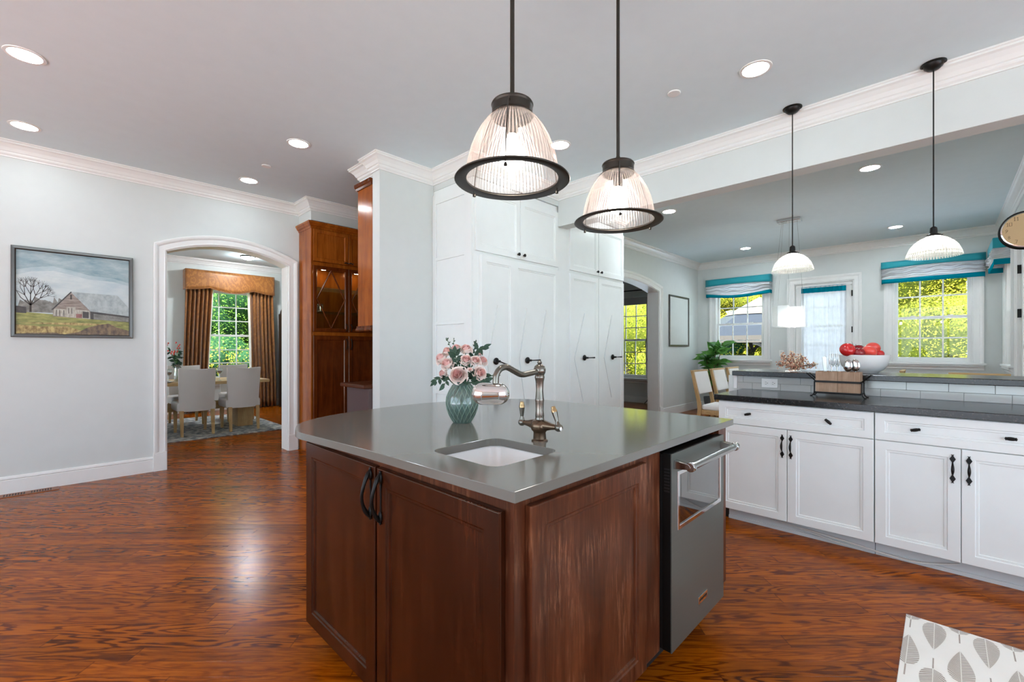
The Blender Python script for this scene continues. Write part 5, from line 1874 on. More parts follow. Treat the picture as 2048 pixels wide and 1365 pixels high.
gx0, gx1, gz0, gz1, gy = 8.09, 8.985, 1.295, 2.275, CW - 0.002
root = thing('framed_picture', 'thin pewter frame round a plain pale sheet on the nook wall beside the arch', 'picture', ((gx0 + gx1) / 2, gy, gz0))
mb = MB()
mb.sweep([(-0.034, 0), (-0.034, 0.014), (-0.026, 0.022), (-0.006, 0.024), (0, 0.018), (0, 0)], [(gx0, gy, gz0), (gx0, gy, gz1), (gx1, gy, gz1), (gx1, gy, gz0)], (0, -1, 0), closed=True)
mb.build('frame', M['pewter'], root)
mb = MB(); mb.box(gx0 + 0.03, gx1 - 0.03, gy - 0.008, gy, gz0 + 0.03, gz1 - 0.03)
mb.build('sheet', M['wall'], root)
# ------------------------------------------------------------------ window dressings
def grid_sheet(mb, nu, nv, fn, thick=None):
    vs = [fn(i / nu, j / nv) for j in range(nv + 1) for i in range(nu + 1)]
    fs = []
    for j in range(nv):
        for i in range(nu):
            a = j * (nu + 1) + i
            fs.append((a, a + 1, a + nu + 2, a + nu + 1))
    mb.add(vs, fs, True)


def solidify(o, t):
    m = o.modifiers.new('solidify', 'SOLIDIFY')
    m.thickness = t
    m.offset = 0
    return o


def valance(label, mtx, w, ztop, zband, zb0, zb1, sag, seed, proj=0.115):
    """teal-edged gathered shade: local x along the width, -y into the room"""
    rnd = random.Random(seed)
    base = mtx @ Vector((w / 2, -proj / 2, zb1 - sag))
    root = thing('window_valance', label, 'valance', base, 'teal and white window valances')
    mb = MB(mtx)
    mb.box(0.0, w, -proj, 0.0, ztop - 0.012, ztop)
    grid_sheet(mb, 14, 3, lambda u, v: (w * u, -proj - 0.004, ztop + (zband - ztop) * v + (0.02 * math.sin(PI * u) * v)))
    for xx in (0.0, w):
        mb.face([(xx, -proj - 0.004, ztop), (xx, 0, ztop), (xx, 0, zband), (xx, -proj - 0.004, zband)])
    solidify(mb.build('top_band', M['teal_cloth'], root, fix=False), 0.006)
    ph = [rnd.uniform(0, 6.28) for _ in range(8)]

    def body(u, v):
        zt = zband + 0.02 + 0.02 * math.sin(PI * u)
        zbm = zb0 - sag * math.sin(PI * u) ** 1.3
        e = abs(2 * u - 1) ** 3
        fold = 0.020 * math.sin(v * 19 + 1.4 * math.sin(5 * u + ph[0]) + ph[1]) * (0.5 + 0.8 * e) + 0.010 * math.sin(v * 41 + 9 * u + ph[2]) + 0.007 * math.sin(u * 30 + v * 14 + ph[3])
        return (0.012 + (w - 0.024) * u, -proj + 0.012 - 0.014 * math.sin(PI * v) + fold * (0.4 + 0.6 * math.sin(PI * min(1, v * 1.05))), zt + (zbm - zt) * v + 0.012 * math.sin(u * 26 + ph[4]) * math.sin(PI * v))
    mb = MB(mtx)
    grid_sheet(mb, 60, 36, body)
    for xx, uu in ((0.012, 0.0), (w - 0.012, 1.0)):
        grid_sheet(mb, 6, 36, lambda s, v: (xx + (0.012 * math.sin(v * 34 + 5 * s)), body(uu, v)[1] * (1 - s), body(uu, v)[2]))
    solidify(mb.build('gathered_cloth', M['sheer'], root, fix=False), 0.003)
    mb = MB(mtx)
    grid_sheet(mb, 24, 2, lambda u, v: (w * 0.006 + w * 0.988 * u, -proj + 0.002 + 0.004 * math.sin(9 * u), zb0 + (zb1 - zb0) * v - sag * math.sin(PI * u) ** 1.3 * (1 - 0.15 * v)))
    for xx in (w * 0.006, w * 0.994):
        mb.face([(xx, -proj + 0.002, zb0), (xx, 0, zb0), (xx, 0, zb1), (xx, -proj + 0.002, zb1)])
    solidify(mb.build('bottom_band', M['teal_sheer'], root, fix=False), 0.004)
    return root


valance('teal-banded white valance with a sagging hem over the left nook window', at(BX, 3.525, 0, '-x'), 1.19, 2.655, 2.515, 2.365, 2.30, 0.055, 1)
valance('straight teal-banded white valance over the right nook window', at(BX, 0.735, 0, '-x'), 1.165, 2.645, 2.535, 2.368, 2.30, 0.0, 2)
valance('teal-banded white valance seen edge-on under the clock', at(9.31, RY, 0, '+y'), 0.97, 2.66, 2.53, 2.39, 2.32, 0.03, 3, 0.17)

root = thing('door_curtain', 'white sheer curtain with a teal heading on the garden door', 'curtain', (BX - 0.03, 1.53, 0.62))
mb = MB(); mb.tube([(BX - 0.022, 1.93, 2.345), (BX - 0.022, 1.14, 2.345)], 0.006, 8)
for yy in (1.935, 1.135):
    mb.ell((BX - 0.022, yy, 2.345), 0.011)
mb.build('rod', M['trim'], root)


def dc(u, v):
    return (BX - 0.016 - 0.010 * math.sin(u * 62 + 1.5 * math.sin(u * 9)), 1.862 - 0.655 * u, 0)


mb = MB(); grid_sheet(mb, 90, 4, lambda u, v: (dc(u, v)[0], dc(u, v)[1], 2.36 - 0.11 * v))
solidify(mb.build('heading', M['teal_sheer'], root, fix=False), 0.002)
mb = MB(); grid_sheet(mb, 90, 12, lambda u, v: (dc(u, v)[0], dc(u, v)[1], 2.25 - 1.62 * v))
solidify(mb.build('sheer', M['sheer_open'], root, fix=False), 0.0015)

# dining room curtains and pelmet
root = thing('pelmet', 'gold damask pelmet with a scalloped lower edge over the dining room window', 'pelmet', (2.55, DY - 0.1, 2.36))


def pel(u):
    x = u
    if x < 0.25:
        return 2.40 + 0.05 * (x / 0.25) ** 2
    if x > 0.75:
        return 2.40 + 0.05 * ((1 - x) / 0.25) ** 2
    return 2.45 - 0.075 * math.sin(PI * (x - 0.25) / 0.5)


mb = MB()
grid_sheet(mb, 48, 6, lambda u, v: (1.775 + 1.57 * u, DY - 0.21, 2.785 + (pel(u) - 2.785) * v))
for xx in (1.775, 3.345):
    mb.face([(xx, DY - 0.21, 2.785), (xx, DY - 0.005, 2.785), (xx, DY - 0.005, 2.40), (xx, DY - 0.21, 2.40)])
mb.face([(1.775, DY - 0.21, 2.785), (3.345, DY - 0.21, 2.785), (3.345, DY - 0.005, 2.785), (1.775, DY - 0.005, 2.785)])
solidify(mb.build('panel', M['damask'], root, fix=False), 0.012)
mb = MB()
mb.tube([(1.775 + 1.57 * i / 40, DY - 0.218, pel(i / 40)) for i in range(41)], 0.007, 6)
mb.build('piping', M['damask'], root)
for lab, xa, xb, xc, xd in (('gold damask curtain hanging left of the dining room window', 1.79, 2.23, 1.74, 2.14), ('gold damask curtain hanging right of the dining room window', 2.885, 3.33, 2.93, 3.40)):
    root = thing('curtain', lab, 'curtain', ((xa + xb) / 2, DY - 0.12, 0.015), 'gold dining room curtains')

    def cf(u, v, xa=xa, xb=xb, xc=xc, xd=xd):
        x0 = xa + (xc - xa) * min(1, v * 1.3)
        x1 = xb + (xd - xb) * min(1, v * 1.3)
        return (x0 + (x1 - x0) * u, DY - 0.125 - 0.042 * math.sin(u * 40 + 0.6 * math.sin(v * 4)) - 0.012 * math.sin(u * 97 + 3 * v), 2.56 + (0.012 - 2.56) * v)
    mb = MB(); grid_sheet(mb, 80, 16, cf)
    solidify(mb.build('cloth', M['damask'], root, fix=False), 0.005)
    inner = 1.0 if xa < 2.5 else 0.0
    mb = MB(); grid_sheet(mb, 3, 16, lambda u, v: (cf(inner, v)[0] + (0.03 * u if inner else -0.03 * u), cf(inner, v)[1] + 0.05 * u, cf(inner, v)[2]))
    solidify(mb.build('lining', M['lining'], root, fix=False), 0.003)

# ------------------------------------------------------------------ dining room furniture
mb = MB(); mb.box(-0.6, 2.60, 7.365, 9.72, 0.0, 0.012)
tag(mb.build('area_rug', M['rug'], bevel=0.004), 'grey patterned area rug under the dining table', 'rug')

root = thing('dining_table', 'pale oak dining table with a panel pedestal in the dining room', 'table', (1.15, 8.37, 0.012))
mb = MB(); mb.box(-0.25, 2.46, 7.86, 8.88, 0.715, 0.76)
mb.build('tabletop', M['oak_x'], root, bevel=0.004)
for x in (0.0, 2.06):
    mb = MB(); mb.box(x, x + 0.22, 8.08, 8.62, 0.012, 0.715)
    mb.build('pedestal', M['oak'], root, bevel=0.006)
mb = MB(); mb.box(0.22, 2.06, 8.30, 8.40, 0.30, 0.42)
mb.build('stretcher', M['oak_x'], root, bevel=0.004)


def dining_chair(label, loc, rz, group):
    """upholstered chair, backrest at -y"""
    root = thing('dining_chair', label, 'chair', (0, 0, 0), group)
    mb = MB()
    W0, W1 = 0.205, 0.222

    def bk(u, v, off):
        w = W1 + (W0 - W1) * (1 - v)
        a = (u - 0.5) * 2
        return (w * a, -0.235 - 0.06 * v + 0.045 * a * a + off, 0.345 + 0.60 * v + 0.012 * a * a * v)
    n, m = 10, 8
    for off in (0.0, 0.065):
        grid_sheet(mb, n, m, lambda u, v: bk(u, v, off))
    k = (n + 1) * (m + 1)
    ring = [i for i in range(n + 1)] + [(j * (n + 1) + n) for j in range(1, m + 1)] + [m * (n + 1) + i for i in range(n - 1, -1, -1)] + [j * (n + 1) for j in range(m - 1, 0, -1)]
    L = len(ring)
    for q in range(L):
        a, b = ring[q], ring[(q + 1) % L]
        mb.f.append([a, b, b + k, a + k]); mb.mi.append(0); mb.sm.append(True)
    mb.build('backrest', M['linen'], root, ang=50)
    mb = MB(); mb.box(-0.235, 0.235, -0.20, 0.27, 0.345, 0.475)
    mb.build('seat', M['linen'], root, bevel=0.03, seg=3)
    for sx in (-1, 1):
        for y0, y1, top in ((-0.215, -0.255, 0.36), (0.235, 0.245, 0.35)):
            mb = MB()
            vs = []
            for z, h, yy in ((0.0, 0.016, y1), (top, 0.024, y0)):
                vs += [(sx * 0.185 - h, yy - h, z), (sx * 0.185 + h, yy - h, z), (sx * 0.185 + h, yy + h, z), (sx * 0.185 - h, yy + h, z)]
            mb.add(vs, [(0, 3, 2, 1), (4, 5, 6, 7), (0, 1, 5, 4), (1, 2, 6, 5), (2, 3, 7, 6), (3, 0, 4, 7)])
            mb.build('leg', M['oak'], root, bevel=0.002)
    root.location = loc
    root.rotation_euler = (0, 0, rz)
    return root


g = 'upholstered chairs at the dining table'
c1 = dining_chair('pale upholstered dining chair with its back to the kitchen, left one before the table', (1.452, 7.90, 0.012), 0, g)
dup(c1, (2.045, 7.90, 0.012), 0, 'pale upholstered dining chair with its back to the kitchen, right one before the table')
dup(c1, (0.86, 7.90, 0.012), 0, 'pale upholstered dining chair mostly hidden behind the left arch casing')
dup(c1, (1.55, 9.00, 0.012), PI, 'pale upholstered dining chair across the table, its back before the left curtain edge')
dup(c1, (2.28, 9.00, 0.012), PI, 'pale upholstered dining chair across the table, its back before the dining room window')


def wine_glass(label, x, y):
    root = thing('wine_glass', label, 'glass', (x, y, 0.76), 'wine glasses on the dining table')
    mb = MB(); mb.lathe([(0.0, 0.003), (0.034, 0.002), (0.034, 0.0), (0.005, 0.006), (0.004, 0.09), (0.012, 0.10), (0.032, 0.125), (0.041, 0.155), (0.036, 0.20), (0.034, 0.20), (0.039, 0.155), (0.030, 0.127), (0.0, 0.104)], (x, y, 0.76), 20, cap=False)
    mb.build('bowl_and_stem', M['clear'], root, fix=False)
    mb = MB(); mb.lathe([(0.0, 0.106), (0.028, 0.127), (0.0385, 0.152), (0.0, 0.152)], (x, y, 0.76), 18, cap=False)
    mb.build('wine', M['wine'], root, fix=False)


wine_glass('glass of red wine at the left of the dining table beside the green vase', 1.17, 8.0)
wine_glass('glass of red wine between the two near dining chairs', 1.80, 8.02)
for x, y, lab in ((2.05, 8.10, 'stack of pale plates on the dining table right of the second wine glass'), (1.10, 8.08, 'pale place setting plate at the left end of the visible table')):
    root = thing('plate', lab, 'plate', (x, y, 0.76), 'plates on the dining table')
    mb = MB(); mb.lathe([(0.0, 0.004), (0.09, 0.0), (0.14, 0.014), (0.14, 0.019), (0.09, 0.008), (0.0, 0.009)], (x, y, 0.76), 30, cap=False)
    mb.build('dish', M['white'], root)
    mb = MB(); mb.lathe([(0.0, 0.011), (0.06, 0.010), (0.10, 0.028), (0.10, 0.033), (0.0, 0.02)], (x, y, 0.76), 26, cap=False)
    mb.build('bowl', M['pewter_cl'] if 'pewter_cl' in M else M['white'], root)
x, y = 1.29, 8.13
root = thing('flower_vase', 'clear glass vase with slim green stems and small blossoms on the dining table', 'vase', (x, y, 0.76))
mb = MB(); mb.lathe([(0.0, 0.004), (0.04, 0.0), (0.045, 0.10), (0.035, 0.20), (0.045, 0.26), (0.043, 0.26), (0.033, 0.20), (0.042, 0.10), (0.037, 0.01), (0.0, 0.01)], (x, y, 0.76), 20, cap=False)
mb.build('vase_body', M['clear'], root, fix=False)
rnd = random.Random(11)
mb1, mb2, mb3 = MB(), MB(), MB()
for k in range(6):
    a = rnd.uniform(0, 6.28)
    tip = Vector((x + 0.17 * math.cos(a) * rnd.uniform(0.5, 1), y + 0.12 * math.sin(a), 0.76 + rnd.uniform(0.42, 0.56)))
    P_ = catmull([(x, y, 0.78), (x, y, 0.78), (x + 0.01 * math.cos(a), y, 1.0), tuple(tip), tuple(tip)], 5)
    mb1.tube(P_, 0.003, 5)
    for q in range(9):
        j = 5 + q * 4 // 9
        p = Vector(P_[min(len(P_) - 1, j)])
        leaf_blade(mb2, p, (rnd.uniform(-1, 1), rnd.uniform(-.6, .6), rnd.uniform(-.6, .5)), (0, -1, 0.3), 0.07, 0.026)
    for q in range(3):
        mb3.ell(tip + Vector((rnd.uniform(-.03, .03), rnd.uniform(-.03, .03), rnd.uniform(-.02, .03))), 0.011, 0.011, 0.013, 7, 5)
mb1.build('stems', M['leaf_fig'], root, fix=False)
mb2.build('leaves', M['leaf_dark'], root, fix=False)
mb3.build('blossoms', M['apple2'], root, fix=False)

root = thing('armoire', 'tall narrow near-black armoire with rounded top beside the right dining room curtain', 'furniture', (3.62, 10.0, 0))
mb = MB()
mb.box(3.40, 4.0, 9.75, 10.3, 0.0, 2.0)
mb.build('case', M['armoire'], root, bevel=0.01)
mb = MB(); mb.prism([(3.42 + 0.28 - 0.28 * math.cos(R(a)), 2.0 + 0.22 * math.sin(R(a))) for a in range(0, 181, 15)], 'y', 9.77, 10.28)
mb.build('arched_top', M['armoire'], root)
mb = MB(); mb.box(3.394, 3.40, 9.80, 9.84, 0.15, 1.95)
mb.build('mirror_edge', M['mirror'], root)

# ------------------------------------------------------------------ nook furniture
root = thing('breakfast_table', 'pale wood breakfast table in the nook, hidden behind the bar', 'table', (7.06, 1.53, 0))
mb = MB(); mb.box(6.1, 8.02, 1.06, 2.0, 0.72, 0.76)
mb.build('tabletop', M['oak_x'], root, bevel=0.004)
for sx in (6.2, 7.92):
    for sy in (1.16, 1.90):
        mb = MB(); mb.box(sx - 0.035, sx + 0.035, sy - 0.035, sy + 0.035, 0, 0.72)
        mb.build('leg', M['oak'], root, bevel=0.004)


def nook_chair(label, loc, rz):
    """oak framed chair, backrest at +y"""
    root = thing('nook_chair', label, 'chair', (0, 0, 0), 'oak framed chairs in the nook')
    for sx in (-1, 1):
        mb = MB()
        p = [(0.215, 0.0), (0.20, 0.42), (0.205, 0.50), (0.31, 0.945), (0.345, 0.945), (0.255, 0.50), (0.25, 0.42), (0.275, 0.0)]
        mb.prism(p, 'x', sx * 0.245 - 0.018, sx * 0.245 + 0.018)
        mb.build('back_leg', M['oak'], root, bevel=0.004)
        mb = MB(); mb.box(sx * 0.225 - 0.02, sx * 0.225 + 0.02, -0.245, -0.205, 0, 0.42)
        mb.build('front_leg', M['oak'], root, bevel=0.004)
    mb = MB()
    mb.box(-0.227, 0.227, 0.205, 0.235, 0.36, 0.42); mb.box(-0.227, 0.227, -0.24, -0.215, 0.36, 0.42)
    for sx in (-1, 1):
        mb.box(sx * 0.235 - 0.012, sx * 0.235 + 0.012, -0.24, 0.235, 0.36, 0.42)
    mb.build('seat_rail', M['oak_x'], root, bevel=0.003)
    mb = MB(); mb.box(-0.235, 0.235, -0.25, 0.20, 0.42, 0.49)
    mb.build('seat', M['seatcloth'], root, bevel=0.022, seg=3)
    mb = MB()
    mb.prism([(0.222, 0.63), (0.296, 0.932), (0.328, 0.932), (0.255, 0.63)], 'x', -0.227, 0.227)
    mb.build('backrest', M['seatcloth'], root, bevel=0.012)
    mb = MB()
    mb.prism([(0.298, 0.930), (0.303, 0.952), (0.348, 0.952), (0.342, 0.930)], 'x', -0.263, 0.263)
    mb.build('top_rail', M['oak_x'], root, bevel=0.003)
    root.location = loc
    root.rotation_euler = (0, 0, rz)
    return root


n1 = nook_chair('oak chair with white back and seat, foremost at the left end of the bar', (6.395, 2.17, 0), 0)
dup(n1, (7.085, 2.17, 0), 0, 'oak chair with white back, second in the row below the potted fig')
dup(n1, (7.755, 2.17, 0), 0, 'oak chair showing only its top rail above the left end of the bar ledge')
dup(n1, (8.30, 0.74, 0), PI, 'oak chair showing only its top rail above the ledge just right of the fruit bowl')
dup(n1, (7.52, -0.30, 0), -PI / 2, 'oak chair showing only its long top rail above the ledge at the far right')

# potted fig in the corner
px_, py_ = 9.0, 3.25
root = thing('potted_fig', 'leafy green potted fig in the nook corner behind the oak chairs', 'plant', (px_, py_, 0))
mb = MB(); mb.lathe([(0.0, 0.0), (0.13, 0.0), (0.17, 0.30), (0.165, 0.31), (0.15, 0.29), (0.0, 0.28)], (px_, py_, 0), 28, cap=False)
pot = mb.build('pot', M['pot'], root)
mb = MB(); mb.lathe([(0.0, 0.285), (0.152, 0.285)], (px_, py_, 0), 20, cap=False)
mb.build('soil', M['soil'], pot, fix=False)
rnd = random.Random(3)
mb1, mb2 = MB(), MB()
for k in range(4):
    a = k * 1.6 + 0.5
    top_ = (px_ + 0.15 * math.cos(a), py_ + 0.15 * math.sin(a) - 0.02, 0.98 + 0.13 * k % 0.4)
    P_ = catmull([(px_, py_, 0.28), (px_, py_, 0.28), (px_ + 0.04 * math.cos(a), py_ + 0.04 * math.sin(a), 0.65), top_, top_], 6)
    mb1.tube(P_, [0.012 - 0.007 * i / len(P_) for i in range(len(P_))], 6)
    for q in range(20):
        j = min(len(P_) - 2, 5 + q * 2 // 3)
        p = Vector(P_[j]) + Vector((0, 0, rnd.uniform(-.03, .03)))
        b = q * 2.4 + k
        leaf_blade(mb2, p, (math.cos(b), math.sin(b), rnd.uniform(-0.05, 0.75)), Vector((-0.6, -0.5, 0.9)), rnd.uniform(0.20, 0.30), rnd.uniform(0.11, 0.16), 0.2, 6)
top_ = Vector((px_ - 0.02, py_ - 0.05, 1.12))
for b in (0.2, 2.2, 4.3):
    leaf_blade(mb2, top_, (math.cos(b) * 0.4, math.sin(b) * 0.4, 1.0), Vector((-0.7, -0.7, 0.2)), 0.30, 0.16, 0.2, 6)
mb1.build('trunk', M['twig'], root, fix=False)
mb2.build('leaves', M['leaf_fig'], root, fix=False)

# blind, rod and cords at the window behind the second arch
root = thing('roller_blind', 'rolled grey shade and dark rod at the tall window behind the second arch', 'shade', (BX - 0.05, 5.3, 2.30))
mb = MB(); mb.box(BX - 0.05, BX - 0.034, 4.87, 5.85, 2.27, 2.44)
mb.build('cloth', M['shade'], root, bevel=0.004)
mb = MB(); mb.tube([(BX - 0.09, 4.82, 2.60), (BX - 0.09, 6.0, 2.60)], 0.012, 8)
mb.ell((BX - 0.09, 4.81, 2.60), 0.022)
mb.tube([(BX - 0.09, 4.86, 2.60), (BX - 0.001, 4.86, 2.60)], 0.007, 6)
mb.build('rod', M['black'], root)
mb = MB()
mb.tube(catmull([(BX - 0.06, 4.87, 1.5), (BX - 0.06, 4.87, 1.5), (BX - 0.06, 4.90, 1.25), (BX - 0.06, 4.86, 1.0), (BX - 0.06, 4.90, 0.92), (BX - 0.06, 4.90, 0.92)], 5), 0.006, 6)
mb.tube(catmull([(BX - 0.045, 4.83, 0.55), (BX - 0.045, 4.83, 0.55), (BX - 0.045, 4.84, 0.3), (BX - 0.05, 4.84, 0.1), (BX - 0.09, 4.90, 0.008), (BX - 0.09, 4.90, 0.008)], 5), 0.008, 6)
mb.build('cord', M['black'], root)

# wall outlet beside the garden door
root = thing('outlet', 'white wall outlet left of the garden door above the berry branches', 'outlet', (BX - 0.003, 2.18, 1.11))
mb = MB(); mb.box(BX - 0.006, BX - 0.0005, 2.145, 2.218, 1.105, 1.222)
mb.build('plate', M['trim'], root, bevel=0.002)
mb = MB(); mb.box(BX - 0.0075, BX - 0.006, 2.165, 2.198, 1.125, 1.155); mb.box(BX - 0.0075, BX - 0.006, 2.165, 2.198, 1.172, 1.202)
mb.build('socket', M['wall'], root)

# ------------------------------------------------------------------ on the ledge and worktop
bx, by, bz = 4.375, 0.447, 1.0645
root = thing('fruit_bowl', 'wide white bowl heaped with red apples on the black granite ledge', 'bowl', (bx, by, bz))
mb = MB(); mb.lathe([(0.0, 0.008), (0.07, 0.006), (0.075, 0.0), (0.085, 0.0), (0.090, 0.006), (0.118, 0.024), (0.145, 0.060), (0.157, 0.10), (0.162, 0.136), (0.159, 0.138), (0.153, 0.10), (0.14, 0.062), (0.113, 0.030), (0.08, 0.014), (0.0, 0.014)], (bx, by, bz), 48, cap=False)
mb.build('bowl_body', M['white'], root)


def apple(label, px, py, dep, r, mat, tilt):
    t = FWD.x * bx + FWD.y * by + dep
    c = FWD * t + RGT * ((px - 1024) / 892 * t) + Vector((0, 0, 1.25 + (698 - py) / 892 * t))
    root = thing('apple', label, 'apple', c, 'apples in the white bowl')
    q = Vector(tilt).normalized().to_track_quat('Z', 'Y').to_matrix().to_4x4()
    mb = MB(Matrix.Translation(c) @ q)
    pr = []
    for i in range(17):
        a = PI * i / 16
        rr = r * (math.sin(a) ** 0.92) * (1.0 + 0.10 * math.cos(a))
        z = r * (-0.86 * math.cos(a) + (-0.22 * (1 - math.sin(a)) ** 2.2 if i > 8 else 0.10 * (1 - math.sin(a)) ** 2.2))
        pr.append((max(rr, 0.0), z))
    mb.lathe(pr, n=22, cap=False)
    mb.build('fruit', mat, root)
    mb = MB(Matrix.Translation(c) @ q)
    mb.tube([(0, 0, r * 0.55), (0.002, 0, r * 0.75), (0.005, 0, r * 1.0)], [0.002, 0.0015, 0.002], 6)
    mb.build('stem', M['twig'], root)


apple('bright red apple at the left of the bowl with its hollow facing out', 1695.5, 699.5, -0.03, 0.052, M['apple'], (-0.75, -0.55, 0.4))
apple('dark red apple low in the middle of the bowl', 1717, 706, -0.05, 0.042, M['apple3'], (0.2, 0.1, 1))
apple('deep red apple behind the middle of the bowl, half hidden', 1716, 700, 0.06, 0.046, M['apple3'], (0.3, 0.3, 1))
apple('coral red apple at the front right of the bowl', 1738, 703.5, -0.05, 0.050, M['apple2'], (0.5, -0.1, 0.8))
apple('coral red apple at the back right of the bowl, highest of all', 1745, 697, 0.04, 0.050, M['apple2'], (0.7, 0.3, 0.6))
apple('small red apple at the right rim of the bowl', 1758, 708, 0.02, 0.034, M['apple'], (0.2, 0.2, 1))
mb = MB()
t_ = FWD.x * bx + FWD.y * by + 0.05
c_ = FWD * t_ + RGT * ((1706 - 1024) / 892 * t_) + Vector((0, 0, 1.25 + (698 - 692) / 892 * t_))
for k in range(3):
    leaf_blade(mb, c_ + Vector((0, 0, -0.012)), RGT * (0.8 - 0.8 * k) + Vector((0, 0, 0.35)), (0, -0.5, 1), 0.05, 0.024)
tag(mb.build('leaf_sprig', M['leaf_dark'], fix=False), 'dark green leaf sprig sticking up behind the left apple', 'leaf')

# berry branches
rnd = random.Random(5)
B0 = Vector((4.285, 0.885, 1.068))
BR_ = [(-0.165, 0.055, -0.03, 'berry branch reaching farthest left on the granite ledge'), (-0.105, 0.125, 0.02, 'berry branch rising at the upper left of the pile'), (-0.035, 0.15, 0.0, 'tallest berry branch at the middle left of the pile'),
       (0.035, 0.10, -0.05, 'berry branch low at the front middle of the pile'), (0.085, 0.115, 0.03, 'berry branch rising at the upper right of the pile'), (0.165, 0.045, 0.0, 'berry branch reaching farthest right towards the cutlery crate')]
for k, (dx, dz, dd, lab) in enumerate(BR_):
    root = thing('berry_branch', lab, 'branch', B0, 'dried berry branches on the ledge')
    end = B0 + RGT * dx + Vector((0, 0, dz)) + FWD * dd
    st_ = B0 + RGT * (dx * 0.05) + Vector((0, 0, 0.012))
    P_ = catmull([tuple(st_), tuple(st_), tuple(st_ + (end - st_) * 0.5 + Vector((0, 0, 0.015))), tuple(end), tuple(end)], 6)
    mb1, mb2 = MB(), MB()
    mb1.tube(P_, 0.002, 5)
    for q in range(80):
        t = rnd.uniform(0.15, 1.0)
        p = Vector(P_[int(t * (len(P_) - 1))])
        o = Vector((rnd.gauss(0, 1), rnd.gauss(0, 1), rnd.gauss(0, 0.9)))
        o = o.normalized() * rnd.uniform(0.01, 0.042)
        e = p + o
        e.z = max(e.z, 1.0725)
        mb1.tube([p, e], 0.0008, 4, cap=False)
        mb2.ell(e, rnd.uniform(0.0048, 0.0072), None, None, 7, 5)
    mb1.build('twigs', M['twig'], root, fix=False)
    b = mb2.build('berries', M['berry'], root, fix=False)
    b['kind'] = 'stuff'

# cutlery crate
kx, ky = 3.772, 0.53
root = thing('cutlery_crate', 'weathered wood and black iron cutlery crate on the black granite worktop', 'caddy', (kx + 0.06, ky, CTZ))
WY0, WY1, WX0, WX1, WZ0, WZ1 = 0.405, 0.656, 3.772, 3.90, 0.948, 1.09
ym = (WY0 + WY1) / 2 - 0.002
for a, b in ((WY0, ym - 0.0008), (ym + 0.0008, WY1)):
    mb = MB()
    t = 0.009
    mb.box(WX0, WX0 + t, a, b, WZ0, WZ1); mb.box(WX1 - t, WX1, a, b, WZ0, WZ1)
    mb.box(WX0 + t, WX1 - t, a, a + t, WZ0, WZ1); mb.box(WX0 + t, WX1 - t, b - t, b, WZ0, WZ1)
    mb.box(WX0 + t, WX1 - t, a + t, b - t, WZ0, WZ0 + t)
    mb.build('compartment', M['crate'], root, bevel=0.001)
mb = MB()
e = 0.005
for z0, z1 in ((1.013, 1.027), (0.936, 0.947)):
    mb.box(WX0 - e, WX0 - 0.0005, WY0 - e, WY1 + e, z0, z1); mb.box(WX1 + 0.0005, WX1 + e, WY0 - e, WY1 + e, z0, z1)
    mb.box(WX0 - e, WX1 + e, WY0 - e, WY0 - 0.0005, z0, z1); mb.box(WX0 - e, WX1 + e, WY1 + 0.0005, WY1 + e, z0, z1)
mb.box(WX0 - e, WX1 + e, WY0 - e, WY1 + e, 0.936, 0.940)
for x in (WX0 + 0.008, WX1 - 0.008):
    for y, sg in ((WY0 - 0.008, -1), (WY1 + 0.008, 1)):
        mb.tube([(x, y, 1.02), (x, y, 0.95), (x, y + sg * 0.004, 0.93), (x, y + sg * 0.014, 0.918), (x, y + sg * 0.026, 0.9165)], 0.004, 6)
for y, sg in ((WY0 - 0.004, -1), (WY1 + 0.004, 1)):
    for x in (WX0 + 0.02, WX1 - 0.02):
        mb.tube([(x, y, 1.02), (x, y + sg * 0.022, 1.045), (x, y + sg * 0.050, 1.072)], 0.0042, 6)
    mb.tube([(WX0 + 0.015, y + sg * 0.050, 1.072), (WX1 - 0.015, y + sg * 0.050, 1.072)], 0.0058, 8)
mb.build('iron_frame', M['black'], root)


def utensil_root(name, label, cat, x, y, z, group=None):
    return thing(name, label, cat, (x, y, z), group)


# knife
root = utensil_root('knife', 'knife standing handle-up at the left in the cutlery crate', 'knife', 3.84, 0.605, 0.96)
mb = MB(); mb.prism([(0.596, 0.96), (0.613, 0.96), (0.620, 1.10), (0.628, 1.19), (0.622, 1.197), (0.608, 1.198), (0.602, 1.19), (0.600, 1.10)], 'x', 3.835, 3.842)
mb.build('handle', M['steel_s'], root, bevel=0.002)


def fork(label, y0, x, lean, ztop):
    root = utensil_root('fork', label, 'fork', x, y0, 0.96, 'forks in the crate')
    mb = MB(Matrix.Translation((x, y0, 0.96)) @ Matrix.Rotation(lean, 4, 'X'))
    h = ztop - 0.96
    mb.tube([(0, 0, 0), (0, 0, h * 0.55), (0, 0, h * 0.66)], [0.004, 0.003, 0.0035], 8)
    for k in range(4):
        o = (k - 1.5) * 0.0088
        mb.tube(catmull([(0, 0, h * 0.62), (0, 0, h * 0.62), (0, o * 0.9, h * 0.70), (-0.004, o * 1.05, h * 0.76), (-0.006, o, h * 0.88), (-0.002, o, h), (-0.002, o, h)], 4), [0.0022] * 17 + [0.0016, 0.001, 0.0008, 0.0008], 6)
    mb.build('fork_body', M['steel_s'], root)


fork('left fork of the pair standing tines-up in the cutlery crate', 0.573, 3.82, 0.03, 1.215)
fork('right fork of the pair standing tines-up in the cutlery crate', 0.535, 3.845, -0.04, 1.215)


